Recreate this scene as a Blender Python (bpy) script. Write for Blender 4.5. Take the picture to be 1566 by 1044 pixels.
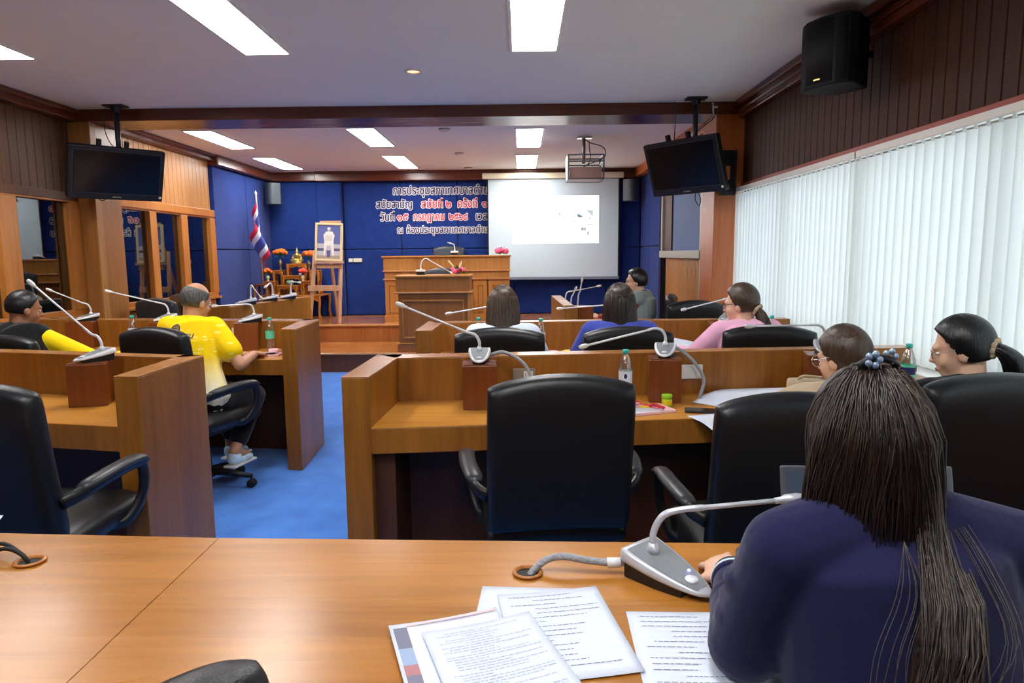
import bpy, bmesh, math, random
import numpy as np
from mathutils import Vector, Matrix, Euler
random.seed(7)
for o in list(bpy.data.objects): bpy.data.objects.remove(o)
SC = bpy.context.scene
COL = SC.collection

# ------------------------------------------------------------------ camera
CAMH = 1.47
FPX, CX, CY = 1044.0, 783.0, 522.0
R3 = np.array([[0.99988119, -0.00757755, -0.01342322],
               [0.01234985, -0.12729841, 0.99178758],
               [-0.00922407, -0.99183552, -0.1271897]])
cam = bpy.data.cameras.new('camera'); cam.sensor_width = 36.0; cam.lens = 36.0*FPX/1566.0
cam.clip_start = 0.05; cam.clip_end = 200
camo = bpy.data.objects.new('camera', cam); COL.objects.link(camo)
camo.matrix_world = Matrix(((R3[0,0], -R3[0,1], -R3[0,2], 0), (R3[1,0], -R3[1,1], -R3[1,2], 0), (R3[2,0], -R3[2,1], -R3[2,2], CAMH), (0,0,0,1)))
SC.camera = camo

# ------------------------------------------------------------------ world, exposure
W = bpy.data.worlds.new('world'); SC.world = W; W.use_nodes = True
bg = W.node_tree.nodes['Background']; bg.inputs[0].default_value = (0.88, 0.95, 1.0, 1); bg.inputs[1].default_value = 2.4
SC.view_settings.view_transform = 'Standard'; SC.view_settings.look = 'None'; SC.view_settings.gamma = 1.0
SC.view_settings.exposure = 0.48; SC.view_settings.use_curve_mapping = False
LAMP = 22.0         # radiance of the ceiling lamps' diffusers
pl = bpy.data.lights.new('window_portal', 'AREA'); pl.shape = 'RECTANGLE'; pl.size = 7.2; pl.size_y = 1.2
pl.cycles.is_portal = True
po = bpy.data.objects.new('window_portal', pl); COL.objects.link(po)
po.location = (2.30, 2.9, 1.46); po.rotation_euler = (math.radians(90), 0, math.radians(90))

# survey helpers: where a sight line of the photograph meets a known level or wall
def _ray(u, v): return R3 @ np.array([(u-CX)/FPX, (v-CY)/FPX, 1.0])
def at_z(u, v, z): w = _ray(u, v); return Vector(np.array([0,0,CAMH]) + w*((z-CAMH)/w[2]))
def at_y(u, v, y): w = _ray(u, v); return Vector(np.array([0,0,CAMH]) + w*(y/w[1]))
def at_x(u, v, x): w = _ray(u, v); return Vector(np.array([0,0,CAMH]) + w*(x/w[0]))

# ------------------------------------------------------------------ materials
def _mat(name):
    m = bpy.data.materials.new(name); m.use_nodes = True
    return m, m.node_tree, m.node_tree.nodes['Principled BSDF']
def srgb(*c): return tuple(((x/255)/12.92 if x/255 <= 0.04045 else ((x/255+0.055)/1.055)**2.4) for x in c)+(1,)
def plain(name, col, rough=0.5, metal=0.0, spec=0.5, bump=0.0, bscale=200, emis=None, es=0, coat=0, sheen=0, trans=0, ior=1.45, var=0.0, vscale=6):
    m, nt, b = _mat(name)
    b.inputs['Base Color'].default_value = col; b.inputs['Roughness'].default_value = rough
    b.inputs['Metallic'].default_value = metal; b.inputs['Specular IOR Level'].default_value = spec
    b.inputs['Coat Weight'].default_value = coat; b.inputs['Sheen Weight'].default_value = sheen
    b.inputs['Transmission Weight'].default_value = trans; b.inputs['IOR'].default_value = ior
    if emis: b.inputs['Emission Color'].default_value = emis; b.inputs['Emission Strength'].default_value = es
    if bump or var:
        tc = nt.nodes.new('ShaderNodeTexCoord'); nz = nt.nodes.new('ShaderNodeTexNoise')
        nt.links.new(tc.outputs['Object'], nz.inputs['Vector'])
    if bump:
        nz.inputs['Scale'].default_value = bscale; nz.inputs['Detail'].default_value = 3
        bp = nt.nodes.new('ShaderNodeBump'); bp.inputs['Strength'].default_value = bump; bp.inputs['Distance'].default_value = 0.01
        nt.links.new(nz.outputs['Fac'], bp.inputs['Height']); nt.links.new(bp.outputs['Normal'], b.inputs['Normal'])
    if var:
        n2 = nt.nodes.new('ShaderNodeTexNoise'); n2.inputs['Scale'].default_value = vscale; n2.inputs['Detail'].default_value = 4
        nt.links.new(tc.outputs['Object'], n2.inputs['Vector'])
        r = nt.nodes.new('ShaderNodeValToRGB')
        r.color_ramp.elements[0].position = .3; r.color_ramp.elements[1].position = .7
        r.color_ramp.elements[0].color = tuple(c*(1-var) for c in col[:3])+(1,); r.color_ramp.elements[1].color = tuple(min(1, c*(1+var)) for c in col[:3])+(1,)
        nt.links.new(n2.outputs['Fac'], r.inputs['Fac']); nt.links.new(r.outputs['Color'], b.inputs['Base Color'])
    return m
def wood(name, dark, light, axis='z', scale=1.0, rough=0.38, coat=0.0, spec=0.5, bands=0.0):
    """veneer with grain along one axis; bands adds the joints of veneer leaves"""
    m, nt, b = _mat(name); N = nt.nodes.new; L = nt.links.new
    tc = N('ShaderNodeTexCoord'); mp = N('ShaderNodeMapping')
    s = {'z': (14, 14, .9), 'x': (.9, 14, 14), 'y': (14, .9, 14)}[axis]
    mp.inputs['Scale'].default_value = tuple(q*scale for q in s)
    L(tc.outputs['Object'], mp.inputs['Vector'])
    nz = N('ShaderNodeTexNoise'); nz.inputs['Scale'].default_value = 2.2; nz.inputs['Detail'].default_value = 6; nz.inputs['Roughness'].default_value = .62; nz.inputs['Distortion'].default_value = .6
    L(mp.outputs['Vector'], nz.inputs['Vector'])
    nz2 = N('ShaderNodeTexNoise'); nz2.inputs['Scale'].default_value = 1.3; nz2.inputs['Detail'].default_value = 2
    mp2 = N('ShaderNodeMapping'); mp2.inputs['Scale'].default_value = tuple(q*.2*scale for q in s); L(tc.outputs['Object'], mp2.inputs['Vector']); L(mp2.outputs['Vector'], nz2.inputs['Vector'])
    mx = N('ShaderNodeMath'); mx.operation = 'MULTIPLY_ADD'; mx.inputs[1].default_value = .55
    sc2 = N('ShaderNodeMath'); sc2.operation = 'MULTIPLY'; sc2.inputs[1].default_value = .5
    L(nz.outputs['Fac'], mx.inputs[0]); L(nz2.outputs['Fac'], sc2.inputs[0]); L(sc2.outputs[0], mx.inputs[2])
    r = N('ShaderNodeValToRGB'); r.color_ramp.elements[0].position = .34; r.color_ramp.elements[1].position = .70
    r.color_ramp.elements[0].color = dark; r.color_ramp.elements[1].color = light
    L(mx.outputs[0], r.inputs['Fac'])
    L(r.outputs['Color'], b.inputs['Base Color'])
    rr = N('ShaderNodeMapRange'); rr.inputs['To Min'].default_value = max(.05, rough-.08); rr.inputs['To Max'].default_value = rough+.08
    L(nz2.outputs['Fac'], rr.inputs['Value']); L(rr.outputs[0], b.inputs['Roughness'])
    b.inputs['Coat Weight'].default_value = coat; b.inputs['Coat Roughness'].default_value = .15; b.inputs['Specular IOR Level'].default_value = spec
    bp = N('ShaderNodeBump'); bp.inputs['Strength'].default_value = .06; bp.inputs['Distance'].default_value = .004
    L(nz.outputs['Fac'], bp.inputs['Height']); L(bp.outputs['Normal'], b.inputs['Normal'])
    return m
def parquet(name):
    m, nt, b = _mat(name); N = nt.nodes.new; L = nt.links.new
    tc = N('ShaderNodeTexCoord'); mp = N('ShaderNodeMapping'); mp.inputs['Rotation'].default_value = (0, 0, .12)
    L(tc.outputs['Object'], mp.inputs['Vector'])
    br = N('ShaderNodeTexBrick'); br.inputs['Scale'].default_value = 1.0; br.inputs['Brick Width'].default_value = .42; br.inputs['Row Height'].default_value = .085
    br.inputs['Mortar Size'].default_value = .0015; br.inputs['Bias'].default_value = 0
    br.inputs['Color1'].default_value = srgb(150, 88, 44); br.inputs['Color2'].default_value = srgb(196, 128, 66); br.inputs['Mortar'].default_value = srgb(70, 36, 18)
    L(mp.outputs['Vector'], br.inputs['Vector']); L(br.outputs['Color'], b.inputs['Base Color']); b.inputs['Roughness'].default_value = .22
    b.inputs['Coat Weight'].default_value = .3
    return m
def carpet(name):
    m, nt, b = _mat(name); N = nt.nodes.new; L = nt.links.new
    tc = N('ShaderNodeTexCoord'); n1 = N('ShaderNodeTexNoise'); n1.inputs['Scale'].default_value = 420; n1.inputs['Detail'].default_value = 2
    n2 = N('ShaderNodeTexNoise'); n2.inputs['Scale'].default_value = 5; n2.inputs['Detail'].default_value = 5
    L(tc.outputs['Object'], n1.inputs['Vector']); L(tc.outputs['Object'], n2.inputs['Vector'])
    a = N('ShaderNodeMath'); a.operation = 'MULTIPLY_ADD'; a.inputs[1].default_value = .5
    h = N('ShaderNodeMath'); h.operation = 'MULTIPLY'; h.inputs[1].default_value = .5; L(n2.outputs['Fac'], h.inputs[0]); L(n1.outputs['Fac'], a.inputs[0]); L(h.outputs[0], a.inputs[2])
    r = N('ShaderNodeValToRGB'); r.color_ramp.elements[0].position = .3; r.color_ramp.elements[1].position = .7
    r.color_ramp.elements[0].color = srgb(46, 100, 188); r.color_ramp.elements[1].color = srgb(78, 142, 228)
    L(a.outputs[0], r.inputs['Fac']); L(r.outputs['Color'], b.inputs['Base Color']); b.inputs['Roughness'].default_value = .95; b.inputs['Specular IOR Level'].default_value = .1
    b.inputs['Sheen Weight'].default_value = .2
    bp = N('ShaderNodeBump'); bp.inputs['Strength'].default_value = .5; bp.inputs['Distance'].default_value = .004; L(n1.outputs['Fac'], bp.inputs['Height']); L(bp.outputs['Normal'], b.inputs['Normal'])
    return m
def hairmat(name, c1, c2, rough=.38, vert=True):
    m, nt, b = _mat(name); N = nt.nodes.new; L = nt.links.new
    tc = N('ShaderNodeTexCoord'); mp = N('ShaderNodeMapping'); mp.inputs['Scale'].default_value = (60, 60, 4)
    L(tc.outputs['Object'], mp.inputs['Vector']); nz = N('ShaderNodeTexNoise'); nz.inputs['Scale'].default_value = 2.4; nz.inputs['Detail'].default_value = 4
    L(mp.outputs['Vector'], nz.inputs['Vector'])
    r = N('ShaderNodeValToRGB'); r.color_ramp.elements[0].position = .3; r.color_ramp.elements[1].position = .72
    r.color_ramp.elements[0].color = c1; r.color_ramp.elements[1].color = c2
    L(nz.outputs['Fac'], r.inputs['Fac']); L(r.outputs['Color'], b.inputs['Base Color']); b.inputs['Roughness'].default_value = rough
    b.inputs['Anisotropic'].default_value = .6
    bp = N('ShaderNodeBump'); bp.inputs['Strength'].default_value = .5; bp.inputs['Distance'].default_value = .004; L(nz.outputs['Fac'], bp.inputs['Height']); L(bp.outputs['Normal'], b.inputs['Normal'])
    return m
def glass(name, tint=(1,1,1,1), rough=0.0, refl=0.12):
    """thin pane: see-through with a mirror reflection that grows at grazing angles"""
    m, nt, b = _mat(name); N = nt.nodes.new; L = nt.links.new
    nt.nodes.remove(b); out = nt.nodes['Material Output']
    t = N('ShaderNodeBsdfTransparent'); t.inputs[0].default_value = tint
    g = N('ShaderNodeBsdfGlossy'); g.inputs['Roughness'].default_value = rough; g.inputs['Color'].default_value = (1,1,1,1)
    lw = N('ShaderNodeLayerWeight'); lw.inputs['Blend'].default_value = .35
    ma = N('ShaderNodeMath'); ma.operation = 'MULTIPLY_ADD'; ma.inputs[1].default_value = .6; ma.inputs[2].default_value = refl; ma.use_clamp = True
    L(lw.outputs['Fresnel'], ma.inputs[0])
    mx = N('ShaderNodeMixShader'); L(ma.outputs[0], mx.inputs[0]); L(t.outputs[0], mx.inputs[1]); L(g.outputs[0], mx.inputs[2]); L(mx.outputs[0], out.inputs['Surface'])
    return m
def translucent(name, col, f=.5):
    m, nt, b = _mat(name); N = nt.nodes.new; L = nt.links.new
    nt.nodes.remove(b); out = nt.nodes['Material Output']
    d = N('ShaderNodeBsdfDiffuse'); d.inputs[0].default_value = col
    t = N('ShaderNodeBsdfTranslucent'); t.inputs[0].default_value = col
    mx = N('ShaderNodeMixShader'); mx.inputs[0].default_value = f; L(d.outputs[0], mx.inputs[1]); L(t.outputs[0], mx.inputs[2]); L(mx.outputs[0], out.inputs['Surface'])
    return m
M = {}
M['carpet'] = carpet('blue_carpet'); M['parquet'] = parquet('parquet')
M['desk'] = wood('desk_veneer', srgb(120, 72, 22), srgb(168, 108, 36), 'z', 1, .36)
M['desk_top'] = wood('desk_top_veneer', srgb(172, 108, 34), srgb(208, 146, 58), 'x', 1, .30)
M['cap'] = wood('desk_capping', srgb(164, 110, 58), srgb(180, 124, 68), 'x', .5, .22)
M['modesty'] = wood('dark_modesty_panel', srgb(62, 32, 14), srgb(88, 48, 22), 'z', 1, .45)
M['red'] = wood('red_brown_wood', srgb(94, 46, 18), srgb(128, 66, 26), 'z', 1, .28)
M['front'] = wood('front_table_veneer', srgb(140, 86, 28), srgb(186, 124, 50), 'x', .8, .27)
M['wall_dark'] = wood('dark_wall_boards', srgb(48, 22, 10), srgb(72, 36, 18), 'z', 1, .5, spec=.18)
M['wall_light'] = wood('honey_wall_boards', srgb(150, 98, 46), srgb(192, 134, 70), 'z', 1, .42)
M['wall_mid'] = wood('brown_wall_boards', srgb(74, 44, 22), srgb(106, 66, 34), 'z', 1, .45, spec=.3)
M['column'] = wood('orange_column_veneer', srgb(172, 88, 36), srgb(204, 118, 56), 'z', 1, .36)
M['column2'] = wood('brown_column_veneer', srgb(140, 88, 40), srgb(178, 118, 60), 'z', 1, .36)
M['trim'] = wood('dark_red_trim', srgb(78, 32, 16), srgb(108, 50, 26), 'x', 1, .26)
M['trim_y'] = wood('dark_red_trim_side', srgb(78, 32, 16), srgb(108, 50, 26), 'y', 1, .26)
M['frame'] = wood('window_frame_wood', srgb(156, 92, 34), srgb(196, 126, 54), 'z', 1, .36)
M['stage'] = wood('stage_riser_wood', srgb(140, 82, 40), srgb(186, 118, 60), 'z', .7, .35)
M['stage_dark'] = wood('stage_lower_riser', srgb(84, 48, 26), srgb(118, 70, 38), 'z', .7, .35)
M['nosing'] = wood('stage_nosing', srgb(176, 120, 74), srgb(206, 150, 100), 'x', 1, .2)
M['pres'] = wood('honey_presidium_wood', srgb(166, 104, 44), srgb(202, 140, 68), 'z', 1, .34)
M['lect'] = wood('lectern_wood', srgb(128, 78, 32), srgb(162, 104, 48), 'z', 1, .34)
M['altar'] = wood('altar_wood', srgb(150, 86, 24), srgb(192, 122, 42), 'x', 2, .3)
M['easel'] = wood('easel_wood', srgb(178, 134, 100), srgb(206, 166, 132), 'z', 2, .4)
M['blue'] = plain('blue_acoustic_fabric', srgb(30, 54, 122), .9, spec=.15, bump=.25, bscale=300, sheen=.1, var=.10, vscale=9)
M['bluedark'] = plain('dark_gap', srgb(8, 14, 40), .9)
M['ceil'] = plain('ceiling_paint', srgb(246, 248, 238), .9, spec=.1, var=.015, vscale=3)
M['leather'] = plain('black_leather', (0.008, 0.009, 0.011, 1), .34, spec=.5, bump=.12, bscale=260)
M['leather2'] = plain('highlit_black_leather', (0.03, 0.036, 0.046, 1), .32, spec=.5, bump=.12, bscale=260)  # black leather again, its grey-blue highlights put into the base colour
M['plastic'] = plain('black_plastic', (0.010, 0.010, 0.012, 1), .38)
M['grey_plastic'] = plain('worn_arm_pad', (0.035, 0.036, 0.04, 1), .36)
M['matteblack'] = plain('matte_black_speaker', (.006, .006, .007, 1), .65, spec=.3)
M['rubber'] = plain('black_rubber', (0.01, 0.01, 0.01, 1), .6)
M['screen_off'] = plain('switched_off_screen', (0.003, 0.004, 0.006, 1), .16, spec=.5)
M['silver'] = plain('silver_plastic', srgb(200, 202, 208), .30, metal=.35)
M['silver_w'] = plain('pale_silver_plastic', srgb(226, 228, 232), .35, metal=.1)
M['grille'] = plain('perforated_grey_panel', srgb(150, 154, 158), .45, metal=.3, bump=.6, bscale=900)
M['chrome'] = plain('bright_steel', srgb(210, 210, 214), .2, metal=1)
M['whiteplastic'] = plain('white_plastic', srgb(228, 226, 218), .4)
M['cream'] = plain('cream_enamel', srgb(226, 216, 190), .4)
M['grey'] = plain('grey_plate', srgb(140, 130, 116), .45)
M['paper'] = plain('white_paper', srgb(212, 219, 232), .8, spec=.2)
M['ink'] = plain('printed_ink', srgb(96, 100, 132), .8)
M['inklight'] = plain('faint_ink', srgb(166, 176, 204), .8)
M['pink'] = plain('pink_plastic', srgb(240, 196, 200), .4)
M['redcord'] = plain('red_ribbon', srgb(206, 30, 44), .5)
M['green'] = plain('green_plastic', srgb(150, 206, 40), .35)
M['yellow'] = plain('yellow_plastic', srgb(246, 206, 30), .4)
M['teal'] = plain('teal_cap', srgb(60, 190, 178), .35)
M['label'] = plain('pale_bottle_label', srgb(214, 226, 234), .4)
M['labelg'] = plain('green_bottle_label', srgb(96, 200, 160), .4)
M['navyink'] = plain('navy_print', srgb(34, 36, 96), .5)
M['pet'] = glass('clear_bottle_plastic', (.98, 1, 1, 1), .05, .16)
M['winglass'] = glass('window_glass', (.30, .36, .38, 1), .0, .12)
M['lens'] = glass('spectacle_lens', (.95, .95, .97, 1), 0, .08)
M['lamp'] = plain('lit_lamp_diffuser', (1,1,1,1), .5, emis=(1, .98, .96, 1), es=LAMP)
M['slide'] = plain('projected_slide', (1,1,1,1), .6, emis=(.97, .98, 1, 1), es=.85)
M['screen'] = plain('projection_fabric', srgb(196, 212, 220), .8)
M['skin'] = plain('skin', srgb(188, 138, 108), .5, spec=.35, var=.05, vscale=30)
M['skin_d'] = plain('tan_skin', srgb(158, 108, 80), .5, spec=.35, var=.05, vscale=30)
M['skin_l'] = plain('fair_skin', srgb(222, 176, 148), .5, spec=.35, var=.04, vscale=30)
M['eye'] = plain('eye_white', srgb(230, 226, 220), .2); M['lip'] = plain('lips', srgb(170, 92, 84), .4)
M['hair_black'] = hairmat('black_hair', (.003, .003, .004, 1), (.012, .011, .012, 1), .32)
M['hair_grey'] = hairmat('greying_hair', (.02, .019, .018, 1), (.14, .13, .12, 1), .5)
M['hair_brown'] = hairmat('brown_hair', (.030, .017, .010, 1), (.10, .060, .036, 1), .36)
M['hair_dk'] = hairmat('dark_brown_hair', (.012, .007, .005, 1), (.050, .030, .020, 1), .34)
M['hair_ash'] = hairmat('ash_brown_hair', (.06, .045, .035, 1), (.22, .17, .13, 1), .36)
def cloth(name, c, bump=.35, bs=9, rough=.9): return plain(name, c, rough, spec=.15, bump=bump, bscale=bs, sheen=.15)
M['navy'] = cloth('navy_knit', srgb(40, 40, 104)); M['blackcloth'] = cloth('black_cloth', (.008, .008, .01, 1))
M['yellowcloth'] = cloth('yellow_cloth', srgb(244, 208, 8)); M['bluecloth'] = cloth('blue_blazer', srgb(62, 74, 160))
M['whitecloth'] = cloth('white_shirt', srgb(214, 226, 240)); M['pinkcloth'] = cloth('pink_shirt', srgb(240, 178, 206))
M['beige'] = cloth('beige_cloth', srgb(190, 170, 140)); M['greyvest'] = cloth('grey_vest', srgb(140, 150, 148)); M['redcloth'] = cloth('red_shirt', srgb(160, 62, 54))
M['orange'] = plain('orange_petals', srgb(250, 120, 40), .7, var=.25, vscale=60); M['leaf'] = plain('green_leaves', srgb(60, 150, 50), .6, var=.3, vscale=50)
M['pinkpetal'] = plain('pink_petals', srgb(236, 96, 140), .7, var=.25, vscale=60)
M['redpetal'] = plain('red_petals', srgb(230, 80, 60), .7, var=.25, vscale=60)
M['gold'] = plain('gilded_brass', srgb(196, 172, 96), .35, metal=.7, var=.2, vscale=40)
M['brass'] = plain('aged_brass', srgb(150, 132, 96), .35, metal=.8)
M['celadon'] = plain('green_celadon', srgb(140, 180, 150), .25, var=.2, vscale=60)
M['ivory'] = plain('ivory_glaze', srgb(224, 214, 160), .3)
M['alu'] = plain('brushed_aluminium', srgb(176, 172, 160), .4, metal=.4)
M['bluegrey'] = plain('blue_grey_panel', srgb(84, 106, 150), .6)
M['slat'] = translucent('blind_fabric', srgb(232, 238, 236), .45)
M['dark'] = plain('dark_corridor', srgb(40, 44, 46), .9)
M['orangeglow'] = plain('warm_downlight', (1, .5, .2, 1), .5, emis=(1, .42, .15, 1), es=3)
M['flagred'] = cloth('flag_red', srgb(204, 40, 70)); M['flagwhite'] = cloth('flag_white', srgb(232, 232, 240)); M['flagblue'] = cloth('flag_blue', srgb(70, 80, 160))
M['letter_white'] = plain('white_foam_letter', srgb(238, 236, 244), .7); M['letter_navy'] = plain('navy_letter', srgb(36, 32, 84), .6); M['letter_red'] = plain('red_letter', srgb(214, 50, 58), .6)
M['outside'] = plain('pale_outside_wall', srgb(200, 210, 215), .9)

# ------------------------------------------------------------------ mesh helpers
class MB:
    def __init__(s): s.v = []; s.f = []; s.sm = []; s.mi = []; s.cur = 0
    def add(s, vs, fs, smooth=False, T=None):
        b = len(s.v)
        for p in vs:
            p = Vector(p); s.v.append(T @ p if T is not None else p)
        for f in fs: s.f.append([i+b for i in f]); s.sm.append(smooth); s.mi.append(s.cur)
        return s
    def box(s, x0, x1, y0, y1, z0, z1, T=None):
        return s.add([(x0,y0,z0),(x1,y0,z0),(x1,y1,z0),(x0,y1,z0),(x0,y0,z1),(x1,y0,z1),(x1,y1,z1),(x0,y1,z1)],
                     [(3,2,1,0),(4,5,6,7),(0,1,5,4),(1,2,6,5),(2,3,7,6),(3,0,4,7)], False, T)
    def prism(s, poly, z0, z1, T=None, smooth=False):
        a = sum(poly[i][0]*poly[(i+1) % len(poly)][1]-poly[(i+1) % len(poly)][0]*poly[i][1] for i in range(len(poly)))
        if a < 0: poly = poly[::-1]
        n = len(poly)
        vs = [(p[0], p[1], z0) for p in poly]+[(p[0], p[1], z1) for p in poly]
        b = len(s.f)
        s.add(vs, [tuple(range(n-1, -1, -1)), tuple(range(n, 2*n))]+[(i, (i+1) % n, n+(i+1) % n, n+i) for i in range(n)], False, T)
        if smooth:
            for k in range(b+2, len(s.f)): s.sm[k] = True
        return s
    def tube(s, pts, r, n=8, T=None, sx=1.0, sy=1.0, up=(0,0,1), cap=True):
        pts = [Vector(p) for p in pts]; m = len(pts)
        rs = r if isinstance(r, (list, tuple)) else [r]*m
        vs = []; side = None
        for i, p in enumerate(pts):
            t = (pts[min(i+1, m-1)]-pts[max(i-1, 0)])
            if t.length < 1e-9: t = Vector((0,0,1))
            t.normalize()
            if side is None:
                u = Vector(up)
                if abs(u.dot(t)) > .95: u = Vector((0,1,0)) if abs(t.y) < .9 else Vector((1,0,0))
                side = t.cross(u).normalized()
            else:
                side = (side - t*side.dot(t)); side.normalize()
            nn = side.cross(t).normalized()
            for k in range(n):
                a = 2*math.pi*k/n
                vs.append(p+side*math.cos(a)*rs[i]*sx+nn*math.sin(a)*rs[i]*sy)
        fs = [(i*n+k, i*n+(k+1) % n, (i+1)*n+(k+1) % n, (i+1)*n+k) for i in range(m-1) for k in range(n)]
        if cap: fs += [tuple(range(n-1, -1, -1)), tuple((m-1)*n+k for k in range(n))]
        return s.add(vs, fs, True, T)
    def lathe(s, prof, n=20, c=(0,0,0), T=None, cap=True):
        vs = [(c[0]+r*math.cos(2*math.pi*k/n), c[1]+r*math.sin(2*math.pi*k/n), c[2]+z) for r, z in prof for k in range(n)]
        m = len(prof)
        fs = [(i*n+k, i*n+(k+1) % n, (i+1)*n+(k+1) % n, (i+1)*n+k) for i in range(m-1) for k in range(n)]
        if cap: fs += [tuple(range(n-1, -1, -1)), tuple((m-1)*n+k for k in range(n))]
        return s.add(vs, fs, True, T)
    def ell(s, c, r, nu=16, nv=10, T=None, fn=None):
        if not isinstance(r, (tuple, list)): r = (r, r, r)
        vs = []
        for j in range(nv+1):
            th = math.pi*j/nv
            for i in range(nu):
                ph = 2*math.pi*i/nu
                d = (math.sin(th)*math.cos(ph), math.sin(th)*math.sin(ph), math.cos(th))
                k = fn(d) if fn else 1
                vs.append((c[0]+d[0]*r[0]*k, c[1]+d[1]*r[1]*k, c[2]+d[2]*r[2]*k))
        fs = [(j*nu+i, (j+1)*nu+i, (j+1)*nu+(i+1) % nu, j*nu+(i+1) % nu) for j in range(nv) for i in range(nu)]
        return s.add(vs, fs, True, T)
    def capsule(s, a, b, ra, rb, n=12):
        a = Vector(a); b = Vector(b); d = b-a; L = max(d.length, 1e-6); d.normalize()
        pts = []; rs = []
        for k in range(5):
            an = -math.pi/2+math.pi/2*k/4*.999+.001; pts.append(a+d*ra*math.sin(an)); rs.append(max(.0005, ra*math.cos(an)))
        for k in range(1, 6):
            t = k/6; pts.append(a+d*L*t); rs.append(ra+(rb-ra)*t)
        for k in range(5):
            an = math.pi/2*k/4*.999; pts.append(b+d*rb*math.sin(an)); rs.append(max(.0005, rb*math.cos(an)))
        return s.tube(pts, rs, n)
    def chain(s, pts, rs, n=12):
        for i in range(len(pts)-1): s.capsule(pts[i], pts[i+1], rs[i], rs[i+1], n)
        return s
    def grid(s, fn, nu, nv, T=None, smooth=True, closed_u=False):
        vs = [fn(i/(nu if closed_u else nu-1), j/(nv-1)) for j in range(nv) for i in range(nu)]
        fs = [(j*nu+i, j*nu+(i+1) % nu, (j+1)*nu+(i+1) % nu, (j+1)*nu+i) for j in range(nv-1) for i in range(nu if closed_u else nu-1)]
        return s.add(vs, fs, smooth, T)
    def pillow(s, w, h, th, a=.06, p=6, n=18, bend=None, T=None, arch=0.0):
        """cushion in the local xz plane, thickness along y; bend(x,z) shifts it along y"""
        def pt(u, v, sg):
            q, t = 2*u-1, 2*v-1
            q = math.copysign(1-(1-abs(q))**1.9, q); t = math.copysign(1-(1-abs(t))**1.9, t)
            x = q*(1-a*t**8)*w/2; z = t*(1-a*q**8)*h/2
            g = max(0, (1-abs(q)**p)*(1-abs(t)**p))**(1/2.4)
            z += arch*(1-q*q)*max(0, t)
            return Vector((x, sg*th/2*g+(bend(x, z) if bend else 0), z))
        s.grid(lambda u, v: pt(u, v, -1), n, n, T)
        return s.grid(lambda u, v: pt(1-u, v, 1), n, n, T)
    def build(s, name, mat, parent=None, bevel=0.0, seg=2, weld=False, loc=None):
        me = bpy.data.meshes.new(name); me.from_pydata([tuple(p) for p in s.v], [], s.f)
        me.polygons.foreach_set('use_smooth', s.sm)
        mats = mat if isinstance(mat, (list, tuple)) else [mat]
        for m in mats: me.materials.append(m)
        if len(mats) > 1: me.polygons.foreach_set('material_index', s.mi)
        me.update()
        if weld:
            bm = bmesh.new(); bm.from_mesh(me); bmesh.ops.remove_doubles(bm, verts=bm.verts, dist=1e-5); bmesh.ops.recalc_face_normals(bm, faces=bm.faces); bm.to_mesh(me); bm.free()
        o = bpy.data.objects.new(name, me); COL.objects.link(o)
        if parent: o.parent = parent
        if loc is not None: o.location = loc
        if bevel:
            b = o.modifiers.new('edge', 'BEVEL'); b.width = bevel; b.segments = seg; b.limit_method = 'ANGLE'; b.angle_limit = math.radians(40)
        return o
def thing(name, label, cat, loc=(0,0,0), rz=0, group=None):
    o = bpy.data.objects.new(name, None); COL.objects.link(o); o.empty_display_size = .1
    o.location = loc; o.rotation_euler = (0, 0, rz); o['label'] = label; o['category'] = cat
    if group: o['group'] = group
    return o
def tag(o, label, cat, group=None):
    o['label'] = label; o['category'] = cat
    if group: o['group'] = group
    return o
def struct(o): o['kind'] = 'structure'; return o
def copy_tree(o, parent=None):
    c = o.copy(); COL.objects.link(c)
    if parent is not None: c.parent = parent
    for ch in list(o.children): copy_tree(ch, c)
    return c
def remesh(o, vox, smooth=4):
    r = o.modifiers.new('fuse', 'REMESH'); r.mode = 'VOXEL'; r.voxel_size = vox; r.use_smooth_shade = True
    if smooth: s = o.modifiers.new('soft', 'SMOOTH'); s.iterations = smooth; s.factor = .5
    dg = bpy.context.evaluated_depsgraph_get(); me = bpy.data.meshes.new_from_object(o.evaluated_get(dg))
    o.modifiers.clear(); old = o.data; o.data = me
    if not me.materials:
        for m in old.materials: me.materials.append(m)
    me.polygons.foreach_set('use_smooth', [True]*len(me.polygons))
    return o
def smooth_path(pts, n=24):
    """Catmull-Rom through the points"""
    P = [Vector(p) for p in pts]; P = [P[0]*2-P[1]]+P+[P[-1]*2-P[-2]]
    out = []; m = len(P)-3
    for i in range(n+1):
        t = i/n*m; k = min(int(t), m-1); t -= k
        a, b, c, d = P[k:k+4]
        out.append(.5*((2*b)+(-a+c)*t+(2*a-5*b+4*c-d)*t*t+(-a+3*b-3*c+d)*t**3))
    return out
# ================================================================== the room
XL, XR, YN, YB, ZC = -4.09, 2.02, -2.6, 11.26, 2.80
struct(MB().box(XL-.3, XR+.3, YN, 8.55, -.12, 0).build('floor', M['carpet']))
struct(MB().box(XL-.3, XR+.3, YN, YB+.2, ZC, ZC+.1).build('ceiling', M['ceil']))
ps = MB().box(XL, XR, 8.53, 9.72, 0.0, .226).build('stage_step', M['stage_dark']); struct(ps)
MB().box(XL, XR, 8.545, 9.72, .226, .240).build('tread', M['parquet'], ps)
MB().box(XL, XR, 8.505, 8.56, .222, .246).build('nosing', M['nosing'], ps, .006)
pu = MB().box(XL, XR, 9.715, YB, 0.0, .466).build('stage_platform', M['stage']); struct(pu)
MB().box(XL, XR, 9.73, YB, .466, .486).build('tread', M['parquet'], pu)
MB().box(XL, XR, 9.685, 9.75, .462, .490).build('nosing', M['nosing'], pu, .006)

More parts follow.
